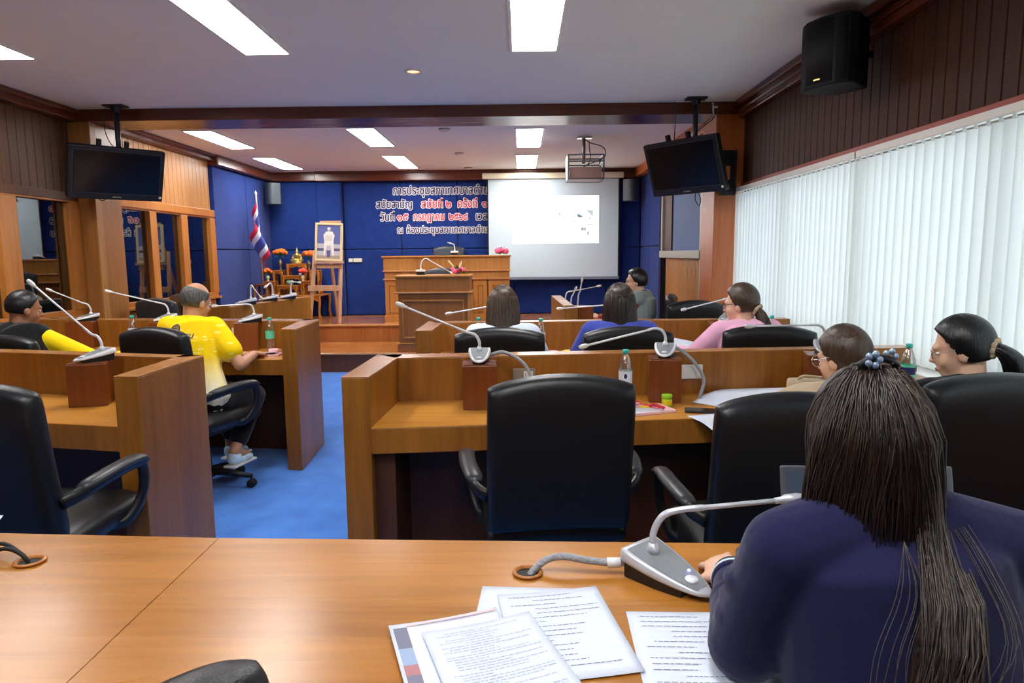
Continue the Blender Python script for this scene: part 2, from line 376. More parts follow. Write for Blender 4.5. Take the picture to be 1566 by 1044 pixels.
# back wall with blue acoustic panels
wb = struct(MB().box(XL-.2, XR+.2, YB+.03, YB+.2, 0, ZC).build('wall_back', M['bluedark']))
g = .005
xs = [XL, -3.28, -2.885, -1.945, -1.02, -.10, .83, 1.40, 1.95]
for i in range(len(xs)-1):
    d = .09 if i == 1 else (.03 if i == 0 else 0)
    for z0, z1 in ((.49, 1.566), (1.566, 2.68)):
        MB().box(xs[i]+g, xs[i+1]-g, YB-d, YB+.04, z0+g, z1-g).build('acoustic_panel', M['blue'], wb, .012, 3)
# cornice of the back wall
tb = struct(MB().box(XL, -3.28, YB-.12, YB+.03, 2.655, ZC).box(-3.28, 1.95, YB-.17, YB+.03, 2.645, ZC).box(-3.28, 1.95, YB-.20, YB, 2.76, ZC).build('trim_1', M['trim'], None, .012))

# ceiling beam between front and back of the hall
bm_ = struct(MB().box(XL+.02, XR, 6.36, 6.82, 2.70, ZC).build('trim_2', M['trim'], None, .004)); bm_['label'] = 'dark red-brown beam crossing the ceiling'
MB().box(XL+.02, XR, 6.335, 6.36, 2.695, ZC).build('beam_face', M['trim'], bm_, .004)

# ---- left wall
wl = struct(MB().box(XL-.25, XL-.04, YN, YB+.2, 2.03, ZC).box(XL-.25, XL-.04, YN, YB+.2, 0, .93).box(XL-.25, XL-.04, 9.17, YB+.2, .9, 2.1).box(XL-.25, XL-.04, YN, .62, .9, 2.1).build('wall_left', M['wall_mid']))
def boards(y0, y1, z0, z1, x, dirn, mat, parent, w=.1):
    m = MB(); y = y0
    while y < y1-.01:
        e = min(y+w, y1); m.box(min(x, x+dirn*.018), max(x, x+dirn*.018), y+.003, e-.003, z0, z1); y = e
    return m.build('boards', mat, parent, .003, 1)
boards(YN, 6.35, 2.06, 2.70, XL-.04, 1, M['wall_mid'], wl)
boards(6.82, 9.16, 2.08, 2.72, XL-.04, 1, M['wall_light'], wl)
boards(YN, 6.35, .06, .90, XL-.04, 1, M['wall_mid'], wl)
boards(6.82, 9.16, .06, .90, XL-.04, 1, M['wall_light'], wl)
MB().box(XL-.04, XL+.02, YN, 6.35, 1.985, 2.06).build('rail', M['wall_mid'], wl, .004)
MB().box(XL-.04, XL+.03, 6.82, 9.17, 1.99, 2.08).build('rail', M['frame'], wl, .004)
struct(MB().box(XL-.04, XL+.07, YN, 6.35, 2.70, ZC).box(XL-.04, XL+.11, YN, 6.35, 2.755, ZC).box(XL-.04, XL+.06, 6.82, 9.2, 2.71, ZC).box(XL-.04, XL+.10, 6.82, 9.2, 2.76, ZC).box(XL-.04, XL+.12, 9.16, YB, 2.665, ZC).build('trim_3', M['trim_y'], None, .012))
# column on the left
cl = struct(MB().box(XL-.1, -3.93, 6.37, 6.80, 0, 2.70).build('wall_left_column', M['column2'], None, .006))
MB().box(-3.935, -3.915, 6.36, 6.45, 0, 2.70).build('edge_strip', M['wall_light'], cl, .004)
# blue side wall of the stage
for y0, y1 in ((9.19, 10.28), (10.28, YB-.03)):
    for z0, z1 in ((.49, 1.566), (1.566, 2.67)):
        MB().box(XL-.05, XL+.02, y0+g, y1-g, z0+g, z1-g).build('acoustic_panel', M['blue'], wl, .012, 3)
# interior windows in the left wall
def window(n, y0, y1, z0, z1, muls, x, mat):
    w = struct(MB().box(x-.06, x+.02, y0, y1, z0, z0+.05).box(x-.06, x+.02, y0, y1, z1-.03, z1).build('window_%d' % n, mat, None, .004))
    for a, b in muls: MB().box(x-.06, x+.03, a, b, z0+.05, z1-.03).build('mullion', mat, w, .005)
    for i in range(len(muls)-1):
        MB().box(x-.03, x-.024, muls[i][1], muls[i+1][0], z0+.05, z1-.03).build('pane', M['winglass'], w)
    MB().box(x-.02, x+.06, y0, y1, z0-.03, z0).build('sill', mat, w, .004)
    return w
window(1, 6.86, 9.18, .95, 2.0, [(6.86, 6.98), (7.56, 7.70), (8.26, 8.42), (9.03, 9.18)], XL-.005, M['frame'])
window(2, .6, 6.36, .95, 2.0, [(.6, .72), (1.75, 1.93), (3.0, 3.18), (4.2, 4.38), (5.36, 5.56), (6.2, 6.36)], XL-.005, M['frame'])
struct(MB().box(XL-1.35, XL-1.3, .4, 9.4, 0, 2.4).box(XL-1.3, XL-.25, .35, .4, 0, 2.4).box(XL-1.3, XL-.25, 9.4, 9.45, 0, 2.4).box(XL-1.3, XL-.25, .4, 9.4, 2.35, 2.4).box(XL-1.3, XL-.25, .4, 9.4, .0, .05).build('wall_corridor', M['dark']))

# ---- right wall: dark boards above a long window with vertical blinds
WY0, WY1 = -.6, 6.42
wr = struct(MB().box(XR+.02, XR+.2, YN, YB, 2.06, ZC).box(XR+.02, XR+.2, YN, YB, 0, .86).box(XR+.02, XR+.2, YN, WY0, .8, 2.1).box(XR+.02, XR+.2, WY1, YB, .8, 2.1).build('wall_right', M['wall_dark']))
boards(YN, 6.36, 2.08, 2.66, XR+.02, -1, M['wall_dark'], wr)
boards(YN, 6.36, .06, .80, XR+.02, -1, M['column'], wr)
MB().box(XR-.06, XR+.2, YN, 6.36, .82, .862).build('sill', M['whiteplastic'], wr, .006)
MB().box(XR-.01, XR+.02, YN, 6.36, 2.045, 2.085).build('rail', plain('red_edge', srgb(150, 60, 44), .4), wr, .003)
struct(MB().box(XR-.06, XR+.02, YN, 6.35, 2.66, ZC).box(XR-.11, XR+.02, YN, 6.35, 2.745, ZC).box(XR-.085, XR, YN, 6.35, 2.70, 2.72).build('trim_4', M['trim_y'], None, .010))
w3 = struct(MB().box(XR+.08, XR+.14, WY0, WY1, .86, .92).box(XR+.08, XR+.14, WY0, WY1, 2.0, 2.06).build('window_3', M['alu'], None, .004))
for k in range(7):
    y = WY0+k*(WY1-WY0)/6; MB().box(XR+.08, XR+.14, y-.03, y+.03, .9, 2.04).build('mullion', M['alu'], w3, .004)
MB().box(XR+.108, XR+.112, WY0, WY1, .9, 2.04).build('pane', glass('clear_window_glass', (.95, .98, 1, 1), 0, .04), w3)
# orange column on the right, with its narrow return
cr = struct(MB().box(1.772, XR+.02, 6.37, 6.82, 0, 2.70).build('wall_right_column', M['column'], None, .006))
# right wall behind the column
XB = 1.95
wk = struct(MB().box(XB+.05, XR+.2, 6.8, YB+.2, 0, ZC).build('wall_right_stage', M['column2']))
for y0, y1 in ((9.62, 10.5), (10.5, YB-.02)):
    for z0, z1 in ((.49, 1.566), (1.566, 2.67)):
        MB().box(XB, XB+.06, y0+g, y1-g, z0+g, z1-g).build('acoustic_panel', M['blue'], wk, .012, 3)
MB().box(XB-.02, XB+.05, 9.50, 9.62, 0, 2.70).build('edge_strip', M['bluedark'], wk)
MB().box(XB-.12, XB+.05, 6.82, YB, 2.66, ZC).build('cornice', M['column'], wk, .01)
w4 = struct(MB().box(XB-.05, XB+.03, 7.36, 9.46, 1.40, 1.49).box(XB-.03, XB+.03, 9.39, 9.46, 1.49, 2.64).box(XB-.03, XB+.03, 7.36, 7.43, 0, 2.64).build('window_4', M['alu'], None, .005))
MB().box(XB+.02, XB+.04, 7.43, 8.95, 1.49, 2.64).build('pane', M['bluegrey'], w4)
MB().box(XB, XB+.04, 8.95, 9.39, 1.49, 2.64).build('side_post', M['modesty'], w4, .004)
sl = MB(); y = 7.44
while y < 9.2: sl.box(XB+.0, XB+.035, y, y+.052, .1, 1.40); y += .06
sl.build('slatted_panel', M['wall_light'], w4, .006, 1)
MB().box(XB-.05, XB+.03, 7.02, 7.20, 0, 2.64).build('post', M['alu'], w4, .006)
MB().box(XB-.02, XB+.03, 7.20, 7.36, 0, 2.64).build('dark_post', M['modesty'], w4, .004)
MB().box(XB-.03, XB+.03, 6.82, 7.02, 0, 2.64).build('post', M['column2'], w4, .004)
# rear wall behind the photographer
struct(MB().box(XL-.3, XR+.3, YN-.1, YN, 0, ZC).build('wall_rear', M['wall_mid']))

# ---- vertical blinds (two, drawn)
def blind(y0, y1, label):
    t = thing('vertical_blind', label, 'blind', (XR-.045, (y0+y1)/2, .90), 0, 'vertical blinds along the long window')
    L = y1-y0
    MB().box(-.02, .02, -L/2, L/2, 1.105, 1.145).build('head_rail', M['whiteplastic'], t, .004)
    m = MB(); y = -L/2+.04; k = 0
    while y < L/2-.03:
        a = math.radians(106+3*math.sin(k*1.7)+random.uniform(-2, 2)); w = .0445; dx, dy = math.cos(a)*w, math.sin(a)*w
        def fn(u, v, y=y, dx=dx, dy=dy):
            q = 2*u-1; return (q*dx+.006*(1-q*q)*math.sin(a), y+q*dy, .0+v*1.09)
        m.grid(fn, 5, 2)
        m.box(-.004, .004, y-.008, y+.008, 1.088, 1.107)
        y += .078; k += 1
    m.build('slats', M['slat'], t)
    return t
blind(4.10, 6.42, 'white vertical blind nearer the stage, beside the orange column')
blind(1.55, 4.12, 'white vertical blind over the window beside the woman with the black ponytail')
blind(-.6, 1.56, 'white vertical blind nearest the camera, mostly outside the frame')

# ---- ceiling lamps
def lamp(x, y0, y1, label, w=.28):
    yc = (y0+y1)/2; L = y1-y0
    t = thing('ceiling_lamp', label, 'ceiling light', (x, yc, ZC), 0, 'recessed fluorescent ceiling lamps')
    fr = MB()
    fr.box(-w/2-.025, -w/2, -L/2-.025, L/2+.025, -.012, -.001).box(w/2, w/2+.025, -L/2-.025, L/2+.025, -.012, -.001)
    fr.box(-w/2, w/2, -L/2-.025, -L/2, -.012, -.001).box(-w/2, w/2, L/2, L/2+.025, -.012, -.001)
    fr.build('frame', M['whiteplastic'], t, .002, 1)
    MB().box(-w/2, w/2, -L/2, L/2, -.013, -.001).build('diffuser', M['lamp'], t)
for x, yy, l in ((.11, (7.52, 8.74), 'lamp left of the projector, the nearer of the two in its line'), (.10, (9.48, 10.85), 'lamp above the projection screen near the back wall'),
                 (-1.68, (7.40, 8.56), 'lamp over the middle of the hall just behind the beam'), (-1.71, (9.42, 10.70), 'lamp above the lettering on the back wall'),
                 (-3.42, (7.42, 8.62), 'lamp just behind the beam beside the left wall'), (-3.48, (9.48, 10.70), 'lamp in the back corner above the flag and altar'),
                 (.10, (3.50, 4.68), 'lamp in front of the beam, above the middle desks'), (-1.66, (3.50, 4.68), 'lamp in front of the beam over the aisle'),
                 (-3.38, (3.50, 4.72), 'lamp in front of the beam at the left edge'),
                 (.10, (.30, 1.5), 'lamp above the front table, out of frame'), (-1.66, (.30, 1.5), 'lamp above the left end of the front table, out of frame'),
                 (.10, (-2.0, -.8), 'lamp at the rear of the hall, out of frame')):
    lamp(x, yy[0], yy[1], 'white recessed fluorescent '+l)
t = thing('downlight', 'small round downlight glowing orange in the front ceiling', 'ceiling light', (-.77, 5.17, ZC))
MB().lathe([(.07, -.001), (.07, -.008), (.045, -.012), (.045, -.004)], 24, cap=False).build('ring', M['whiteplastic'], t)
MB().lathe([(.0001, -.004), (.045, -.004)], 24, cap=False).build('bulb', M['orangeglow'], t)
for y, l in ((7.5, 'small white round ceiling fitting just behind the beam'), (9.27, 'small white round ceiling fitting halfway to the back wall'), (10.79, 'small white round ceiling fitting closest to the back wall')):
    t = thing('smoke_detector', l, 'detector', (-.8, y, ZC), 0, 'round ceiling fittings')
    MB().lathe([(.06, -.001), (.06, -.012), (.045, -.028), (.02, -.034), (.001, -.035)], 20).build('housing', M['whiteplastic'], t)
    MB().lathe([(.062, -.001), (.066, -.006), (.062, -.011)], 20, cap=False).build('ring', M['grey'], t)
# ================================================================== desks
TT, PT = .77, .983          # table top and partition heights
def line_y(a, b, x): return a[1]+(b[1]-a[1])*(x-a[0])/(b[0]-a[0])
def row_desk(name, label, panel, part, top, cap='cap', legs=()):
    t = thing(name, label, 'desk', (0,0,0), 0, 'rows of councillors\' desks')
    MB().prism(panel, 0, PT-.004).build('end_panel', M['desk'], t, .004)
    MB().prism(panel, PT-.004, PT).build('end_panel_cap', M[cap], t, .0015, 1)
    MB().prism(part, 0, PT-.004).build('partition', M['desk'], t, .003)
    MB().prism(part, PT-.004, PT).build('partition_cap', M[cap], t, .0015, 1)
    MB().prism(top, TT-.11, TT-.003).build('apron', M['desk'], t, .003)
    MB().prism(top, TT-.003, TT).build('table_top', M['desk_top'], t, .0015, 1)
    for q in legs: MB().prism(q, 0.0, TT-.11).build('divider', M['modesty'], t, .003)
    return t
def outlet(t, x, y, z, w=.11, h=.07, rz=0, socket=True, plate='grey'):
    T = Matrix.Translation((x, y, z)) @ Matrix.Rotation(rz, 4, 'Z')
    o = MB().box(-w/2, w/2, -.008, .004, -h/2, h/2, T).build('outlet_plate', M[plate], t, .003)
    if socket:
        m = MB(); m.box(-.002, w/2-.012, -.011, -.006, -h/2+.012, h/2-.012, T); m.build('socket', M['whiteplastic'], o, .002)
        m = MB()
        for a in (-.012, .008): m.box(.02+a-.0015, .02+a+.0015, -.0125, -.010, -.002, .008, T)
        m.box(.016, .021, -.0125, -.010, -.012, -.008, T); m.build('slots', M['plastic'], o)
    return o
# middle row nearest the front table
a0, a1 = at_z(565, 654.7, TT), at_z(1077, 639, TT)
m1 = row_desk('row_desk', 'long wooden desk in the middle row, nearest the front table', [(-.729, 2.707), (-.617, 2.709), (-.585, 3.36), (-.712, 3.345)],
     [(-.712, 3.333), (1.458, 3.504), (2.0, 3.545), (2.0, 3.43), (1.385, 3.403), (-.599, 3.217)],
     [(-.617, a0.y), (2.0, line_y(a0, a1, 2.0)), (2.0, 3.44), (1.385, 3.41), (-.6, 3.23)], legs=([(-.617, 2.76), (-.53, 2.76), (-.53, 3.2), (-.617, 3.2)],))
MB().prism([(-.53, 3.12), (1.9, 3.31), (1.9, 3.34), (-.53, 3.15)], .0, .66).build('modesty_panel', M['modesty'], m1)
outlet(m1, .012, 3.264, .885, rz=.085); outlet(m1, .84, 3.338, .885, rz=.085, plate='whiteplastic', socket=False)
# left row nearest
b0, b1 = at_z(78, 647, TT), at_z(179, 652, TT)
l1 = row_desk('row_desk', 'long wooden desk at the left of the aisle, nearest the camera', [(-1.692, 2.765), (-1.583, 2.755), (-1.583, 3.35), (-1.70, 3.37)],
     [(-1.583, 3.345), (-2.842, 3.650), (-4.0, 3.93), (-4.0, 3.80), (-2.735, 3.52), (-1.69, 3.287)],
     [(-1.69, b1.y), (-4.0, line_y(b0, b1, -4.0)), (-4.0, 3.81), (-2.735, 3.53), (-1.69, 3.30)])
MB().prism([(-1.69, 3.2), (-4.0, 3.70), (-4.0, 3.74), (-1.69, 3.24)], .0, .66).build('modesty_panel', M['modesty'], l1)
# left row behind
c0, c1 = at_z(329, 549.3, TT), at_z(432.8, 549.5, TT)
l2 = row_desk('row_desk', 'long wooden desk at the left of the aisle where the man in yellow writes', [(-1.622, 4.56), (-1.514, 4.54), (-1.55, 5.2), (-1.572, 5.26), (-1.68, 5.27)],
     [(-1.572, 5.255), (-3.629, 5.53), (-4.0, 5.58), (-4.0, 5.45), (-1.666, 5.116)],
     [(-1.63, c1.y), (-4.0, line_y(c0, c1, -4.0)), (-4.0, 5.46), (-1.66, 5.13)])
MB().prism([(-1.65, 5.05), (-4.0, 5.37), (-4.0, 5.40), (-1.65, 5.08)], .0, .66).build('modesty_panel', M['modesty'], l2)
outlet(l2, *at_y(358, 510, 5.16), w=.03, h=.09, rz=.13*-1, socket=False, plate='cream')
# middle row behind
m2 = row_desk('row_desk', 'long wooden desk in the middle row where the women sit in front of the lectern', [(-.688, 4.388), (-.583, 4.40), (-.575, 5.0), (-.682, 5.02)],
     [(-.682, 5.011), (1.956, 5.084), (1.96, 4.975), (-.579, 4.892)],
     [(-.585, 4.42), (1.95, 4.50), (1.95, 4.98), (-.58, 4.90)])
MB().prism([(-.58, 4.82), (1.9, 4.90), (1.9, 4.93), (-.58, 4.85)], .0, .66).build('modesty_panel', M['modesty'], m2)
# side desks by the stage
l3 = row_desk('side_desk', 'slanted side desk in front of the flag and altar at the left', [(-2.857, 6.65), (-2.96, 6.67), (-3.24, 6.725), (-3.22, 6.82), (-2.95, 6.77)],
     [(-2.857, 6.65), (-2.541, 8.237), (-2.64, 8.25), (-2.955, 6.67)], [(-2.95, 6.72), (-2.645, 8.24), (-2.95, 8.30), (-3.25, 6.78)])
r3 = row_desk('side_desk', 'side desk at the right in front of the projection screen, white papers on it', [(.405, 6.33), (.53, 6.33), (.53, 6.44), (.49, 6.44), (.41, 6.44)],
     [(.405, 6.335), (.50, 6.335), (.466, 8.0), (.357, 8.01)], [(.49, 6.36), (.46, 8.0), (.88, 8.02), (.92, 6.38)], cap='nosing')
# front table
ft = thing('front_table', 'wide honey-coloured wooden table across the bottom of the picture', 'table', (0,0,0))
fp = [(-2.4, 1.03), (2.0, 1.02), (2.0, 1.528), (.586, 1.582), (-.771, 1.629), (-1.344, 1.663), (-2.4, 1.71)]
MB().prism(fp, TT-.06, TT-.003).build('apron', M['front'], ft, .004)
# the top is made of two leaves that meet at a fine joint
sx0, sx1 = at_z(331, 826, TT), at_z(106, 1040, TT)
jx = lambda y: sx0.x+(sx1.x-sx0.x)*(y-sx0.y)/(sx1.y-sx0.y)
MB().prism([(-2.4, 1.03), (jx(1.028)-.0012, 1.028), (jx(1.625)-.0012, 1.628), (-1.344, 1.663), (-2.4, 1.71)], TT-.003, TT).build('top_leaf', M['front'], ft)
MB().prism([(jx(1.028)+.0012, 1.028), (2.0, 1.02), (2.0, 1.528), (.586, 1.582), (jx(1.625)+.0012, 1.628)], TT-.003, TT).build('top_leaf', M['front'], ft)
for x in (-2.3, -.78, .9, 1.9): MB().box(x-.03, x+.03, 1.10, 1.46, 0, TT-.06).build('support_panel', M['desk'], ft, .004)
MB().prism([(-2.35, 1.46), (1.95, 1.42), (1.95, 1.45), (-2.35, 1.49)], .05, TT-.06).build('modesty_panel', M['desk'], ft)
for u, v in ((807, 877), (46, 860)):
    p = at_z(u, v, TT)
    MB().lathe([(.024, 0), (.030, .001), (.034, .004), (.033, .007), (.029, .008), (.025, .006), (.024, .0)], 28, p, cap=False).build('cable_grommet', M['frame'], ft)
    MB().lathe([(.0005, .0008), (.0255, .0008)], 24, p, cap=False).build('cable_hole', M['rubber'], ft)

# ================================================================== chairs
def make_chair(name, label, leather='leather', arms=True):
    t = thing(name, label, 'chair', (0,0,0), 0, 'black leather office chairs')
    T = Matrix.Translation((0, -.285, .765)) @ Matrix.Rotation(math.radians(9), 4, 'X')
    MB().pillow(.505, .54, .10, .014, 14, 34, lambda x, z: -.10*x*x*4*.6+.05*(z*z*4)*.4, T, .035).build('backrest', M[leather], t, weld=True)
    T = Matrix.Translation((0, .0, .46)) @ Matrix.Rotation(math.radians(90), 4, 'X')
    MB().pillow(.52, .50, .11, .04, 8, 22, lambda x, z: .02*math.cos(x*6), T).build('seat', M[leather], t, weld=True)
    MB().box(-.13, .13, -.15, .12, .365, .405).build('seat_plate', M['plastic'], t, .01)
    if arms:
        for s in (-1, 1):
            p = smooth_path([(s*.25, -.27, .635), (s*.29, -.22, .655), (s*.312, -.06, .675), (s*.312, .09, .672), (s*.308, .135, .64), (s*.300, .14, .54), (s*.27, .08, .445), (s*.22, .02, .43)], 30)
            a = MB().tube(p, .021, 10, None, 1.25, .85, up=(s, 0, 0)).build('armrest', M['plastic'], t)
            q = smooth_path([(s*.287, -.22, .672), (s*.312, -.06, .692), (s*.312, .09, .688), (s*.309, .14, .665)], 12)
            MB().tube(q, [.014]+[.022]*11+[.016], 10, None, .75, 1.5, up=(s, 0, 0)).build('arm_pad', M['grey_plastic'], a)
    MB().lathe([(.028, .10), (.028, .24), (.018, .25), (.018, .37)], 14).build('gas_lift', M['plastic'], t)
    b = MB()
    b.lathe([(.045, .07), (.05, .09), (.04, .125), (.03, .13)], 16)
    for k in range(5):
        a = math.radians(90+72*k); d = Vector((math.cos(a), math.sin(a), 0))
        b.tube([d*.03+Vector((0,0,.105)), d*.15+Vector((0,0,.098)), d*.29+Vector((0,0,.075))], [.026, .023, .016], 8)
    bo = b.build('star_base', M['plastic'], t)
    for k in range(5):
        a = math.radians(90+72*k); d = Vector((math.cos(a), math.sin(a), 0)); s = Vector((-d.y, d.x, 0)); c = d*.285+Vector((0,0,.028)); cm = MB()
        for sg in (-1, 1):
            R = Matrix.Translation(c+s*sg*.014) @ d.to_track_quat('Z', 'Y').to_matrix().to_4x4() @ Matrix.Rotation(math.pi/2, 4, 'X')
            R = Matrix.Translation(c+s*sg*.014) @ Vector(s).to_track_quat('Z', 'Y').to_matrix().to_4x4()
            cm.lathe([(.003, -.008), (.024, -.008), (.028, -.004), (.028, .004), (.024, .008), (.003, .008)], 14, T=R)
        cm.tube([c, c+Vector((0,0,.05))], .007, 6)
        cm.build('caster', M['rubber'], bo)
    return t
ch0 = make_chair('office_chair', '')
ch1 = make_chair('office_chair', '', 'leather2')
def chair(x, y, rz, label, src=ch0, z=0, sc=1.0, first=[True, True]):
    k = 0 if src is ch0 else 1
    t = src if first[k] else copy_tree(src)
    first[k] = False
    t.location = (x, y, z); t.rotation_euler = (0, 0, math.radians(rz)); t.scale = (sc,)*3; t['label'] = label
    return t
chair(.10, 2.58, 6, 'empty black leather chair at the middle desk, the one shown whole in the centre')
chair(.82, 2.36, 2, 'black leather chair at the middle desk, between the empty chair and the long-haired woman', sc=.98)
chair(1.555, 2.55, 2, 'black leather chair of the woman with the black ponytail')
chair(-1.83, 2.50, 0, 'empty black leather chair at the near left desk, cut by the left edge')
chair(-2.02, 4.22, -20, 'black leather chair of the man in the yellow shirt')
chair(-3.0, 4.25, -10, 'black leather chair of the man in the black vest', sc=.96)
chair(-.12, 4.08, 0, 'black leather chair of the woman with straight brown hair')
chair(.58, 4.08, 2, 'black leather chair of the woman in the blue blazer')
chair(1.42, 4.10, -8, 'black leather chair of the woman in pink')
chair(-3.50, 7.02, -20, 'empty dark leather chair by the left windows, the nearer of two', ch1)
chair(-3.52, 7.68, -50, 'empty dark leather chair by the left windows, the farther of two', ch1)
chair(1.17, 6.82, 74, 'black leather chair of the man in the grey vest')
chair(1.42, 6.12, 10, 'empty black leather chair right of the man in the grey vest, before the slatted panel')
chair(-1.16, 10.83, 180, 'black leather chair behind the tall presiding desk on the stage', ch1, .489, 1.05)
chair(-1.10, 9.36, 180, 'dark leather chair behind the lectern, only its top showing', ch1, .246, .97)
chair(-.70, .60, 70, 'black leather chair in front of the front table, only its top corner showing', sc=.99)
chair(.60, .84, 0, 'black leather chair of the long-haired woman in navy, below the frame')

# ================================================================== microphones
def mic_meshes():
    def sec(t):
        w = .004+.049*(1-(1-t)**2.0)**.62; return w, .009+.024*t**1.2, .016+.044*t
    sh = MB(); n = 16; rings = []
    for i in range(n+1):
        t = i/n; w, b, h = sec(t); y = -.088+.176*t
        if i == n: w *= .9; h -= .004
        rings.append([(-w*.80, y, b), (-w*.97, y, b+.002), (-w, y, b+(h-b)*.45), (-w*.95, y, h-.002), (-w*.86, y, h), (w*.86, y, h), (w*.95, y, h-.002), (w, y, b+(h-b)*.45), (w*.97, y, b+.002), (w*.80, y, b)])
    k = 10; vs = [p for r in rings for p in r]
    sh.add(vs, [(i*k+j, i*k+(j+1) % k, (i+1)*k+(j+1) % k, (i+1)*k+j) for i in range(n) for j in range(k)]+[tuple(range(k-1, -1, -1)), tuple(n*k+j for j in range(k))], True)
    pn = MB(); vs = []
    for i in range(13):
        t = .10+.82*i/12; w, b, h = sec(t); y = -.088+.176*t
        for q in (-1, -.5, 0, .5, 1): vs.append((q*w*.80, y, h+.0012))
    pn.add(vs, [(i*5+j, i*5+j+1, (i+1)*5+j+1, (i+1)*5+j) for i in range(12) for j in range(4)], True)
    ft_ = MB(); vs = []
    for i in range(9):
        t = .25+.70*i/8; w, b, h = sec(t); y = -.088+.176*t
        vs += [(-w*.82, y, 0), (-w*.85, y, b+.004), (w*.85, y, b+.004), (w*.82, y, 0)]
    ft_.add(vs, [(i*4+j, i*4+(j+1) % 4, (i+1)*4+(j+1) % 4, (i+1)*4+j) for i in range(8) for j in range(4)]+[(3, 2, 1, 0), (32, 33, 34, 35)])
    w, b, h = sec(.26); bt = MB().lathe([(.0005, .004), (.011, .004), (.013, .001), (.013, -.003)], 18, (0, -.088+.176*.24, h), Matrix.Identity(4))
    return sh, pn, ft_, bt
MS = mic_meshes()
def mic(label, x, y, z, rz, head, bend=.10, lead=.05, cable=None, sc=1.0, shellm='silver_w', led=False, plug=False, group='gooseneck conference microphones'):
    t = thing('conference_microphone', label, 'microphone', (x, y, z), math.radians(rz), group); t.scale = (sc,)*3
    MS[0].build('base_shell', M[shellm], t, .0015, 1); MS[1].build('speaker_panel', M['grille'], t); MS[2].build('foot', M['plastic'], t); MS[3].build('talk_button', M['silver_w'], t)
    if led: MB().ell((.016, -.028, .0345), (.003, .003, .002), 8, 6).build('indicator_light', plain('blue_led', (.2, .25, 1, 1), .4, emis=(.35, .4, 1, 1), es=6), t)
    W2 = Matrix.Translation((x, y, z)) @ Matrix.Rotation(math.radians(rz), 4, 'Z') @ Matrix.Scale(sc, 4)
    I = W2.inverted()
    p0 = Vector((0, .045, .050)); hd = I @ Vector(head); d = hd-p0; hz = Vector((d.x, d.y, 0)); L = hz.length or 1; hz /= L
    top = p0+Vector((0,0,bend))+hz*lead
    # the bend, then the straight stem aimed at the capsule
    dirn = (hd-top).normalized()
    crv = smooth_path([p0, p0+Vector((0,0,bend*.45)), p0+Vector((0,0,bend*.85))+hz*lead*.35, top, top+dirn*.05], 22)
    tip = hd-dirn*.045
    nk = MB().tube(crv+[top+dirn*.09, tip], [.0068]*14+[.0062]*8+[.0048]*3, 10).build('gooseneck', M[shellm], t)
    MB().lathe([(.013, -.003), (.012, .008), (.008, .018)], 14, (0, .045, .050)).build('neck_collar', M[shellm], nk)
    MB().tube([tip-dirn*.012, tip, tip+dirn*.008, tip+dirn*.03, tip+dirn*.043, hd], [.0055, .0065, .0105, .0108, .008, .002], 12).build('capsule', M['whiteplastic'] if shellm == 'silver_w' else M['silver'], t)
    if cable:
        co = MB().tube([I @ p for p in smooth_path(cable, 26)], .0085/sc, 8).build('cable', M['cable'], t)
        if plug:
            q = [I @ Vector(p) for p in cable[:2]]; d = (q[1]-q[0]).normalized(); MB().tube([q[0]-d*.012, q[0]+d*.016], .006, 10).build('metal_plug', M['chrome'], co); MB().tube([q[0]+d*.016, q[0]+d*.042], .0098, 10).build('cable_sleeve', M['silver_w'], co)
    return t
M['cable'] = plain('grey_cable_sleeve', srgb(150, 152, 158), .45, bump=.6, bscale=120)
def pedestal(label, x, y, w, d, rz, z0=TT, h=.203):
    t = thing('microphone_pedestal', label, 'box', (x, y, z0), math.radians(rz), 'red-brown microphone pedestals')
    MB().box(-w/2, w/2, -d/2, d/2, 0, h).build('box_body', M['red'], t, .003)
    MB().box(-w/2+.002, w/2-.002, -d/2+.002, d/2-.002, h, h+.004).build('box_top', M['red'], t, .001, 1)
    return t
PZ = TT+.2075
# middle desk, nearest
pedestal('red-brown wooden block behind the empty centre chair', -.193, 3.10, .155, .15, 4)
pedestal('red-brown wooden block behind the green jar', .682, 3.225, .15, .15, -8)
pedestal('red-brown wooden block in front of the woman with brown bun', 1.47, 3.30, .17, .17, -14)
mic('white gooseneck microphone aimed left, on the block behind the empty centre chair', -.193, 3.10, PZ, 2, at_y(605, 463, 3.05), .085, .055,
    cable=[(-.15, 3.18, PZ+.02), (-.08, 3.17, PZ+.035), (.01, 3.12, PZ-.01), (.055, 3.08, PZ-.10), (.06, 3.07, TT+.01)])
mic('white gooseneck microphone with its stem laid left across a chair back, behind the green jar', .685, 3.235, PZ, -14, at_y(886, 531, 2.98), .085, .07,
    cable=[(.72, 3.31, PZ+.02), (.76, 3.30, PZ+.03), (.83, 3.26, PZ-.03), (.87, 3.22, PZ-.11), (.845, 3.20, TT+.01)])
mic('silver gooseneck microphone with its stem level, beside the bun-haired woman', 1.475, 3.31, PZ, -24, at_y(1139, 499, 3.2), .085, .05, shellm='silver')
# left desk, nearest
pedestal('red-brown wooden block on the near left desk', -2.075, 3.215, .165, .15, 18)
mic('white gooseneck microphone on the near left desk, stem slanting up to the left', -2.06, 3.22, PZ, -30, at_y(42, 428, 3.32), .075, .05)
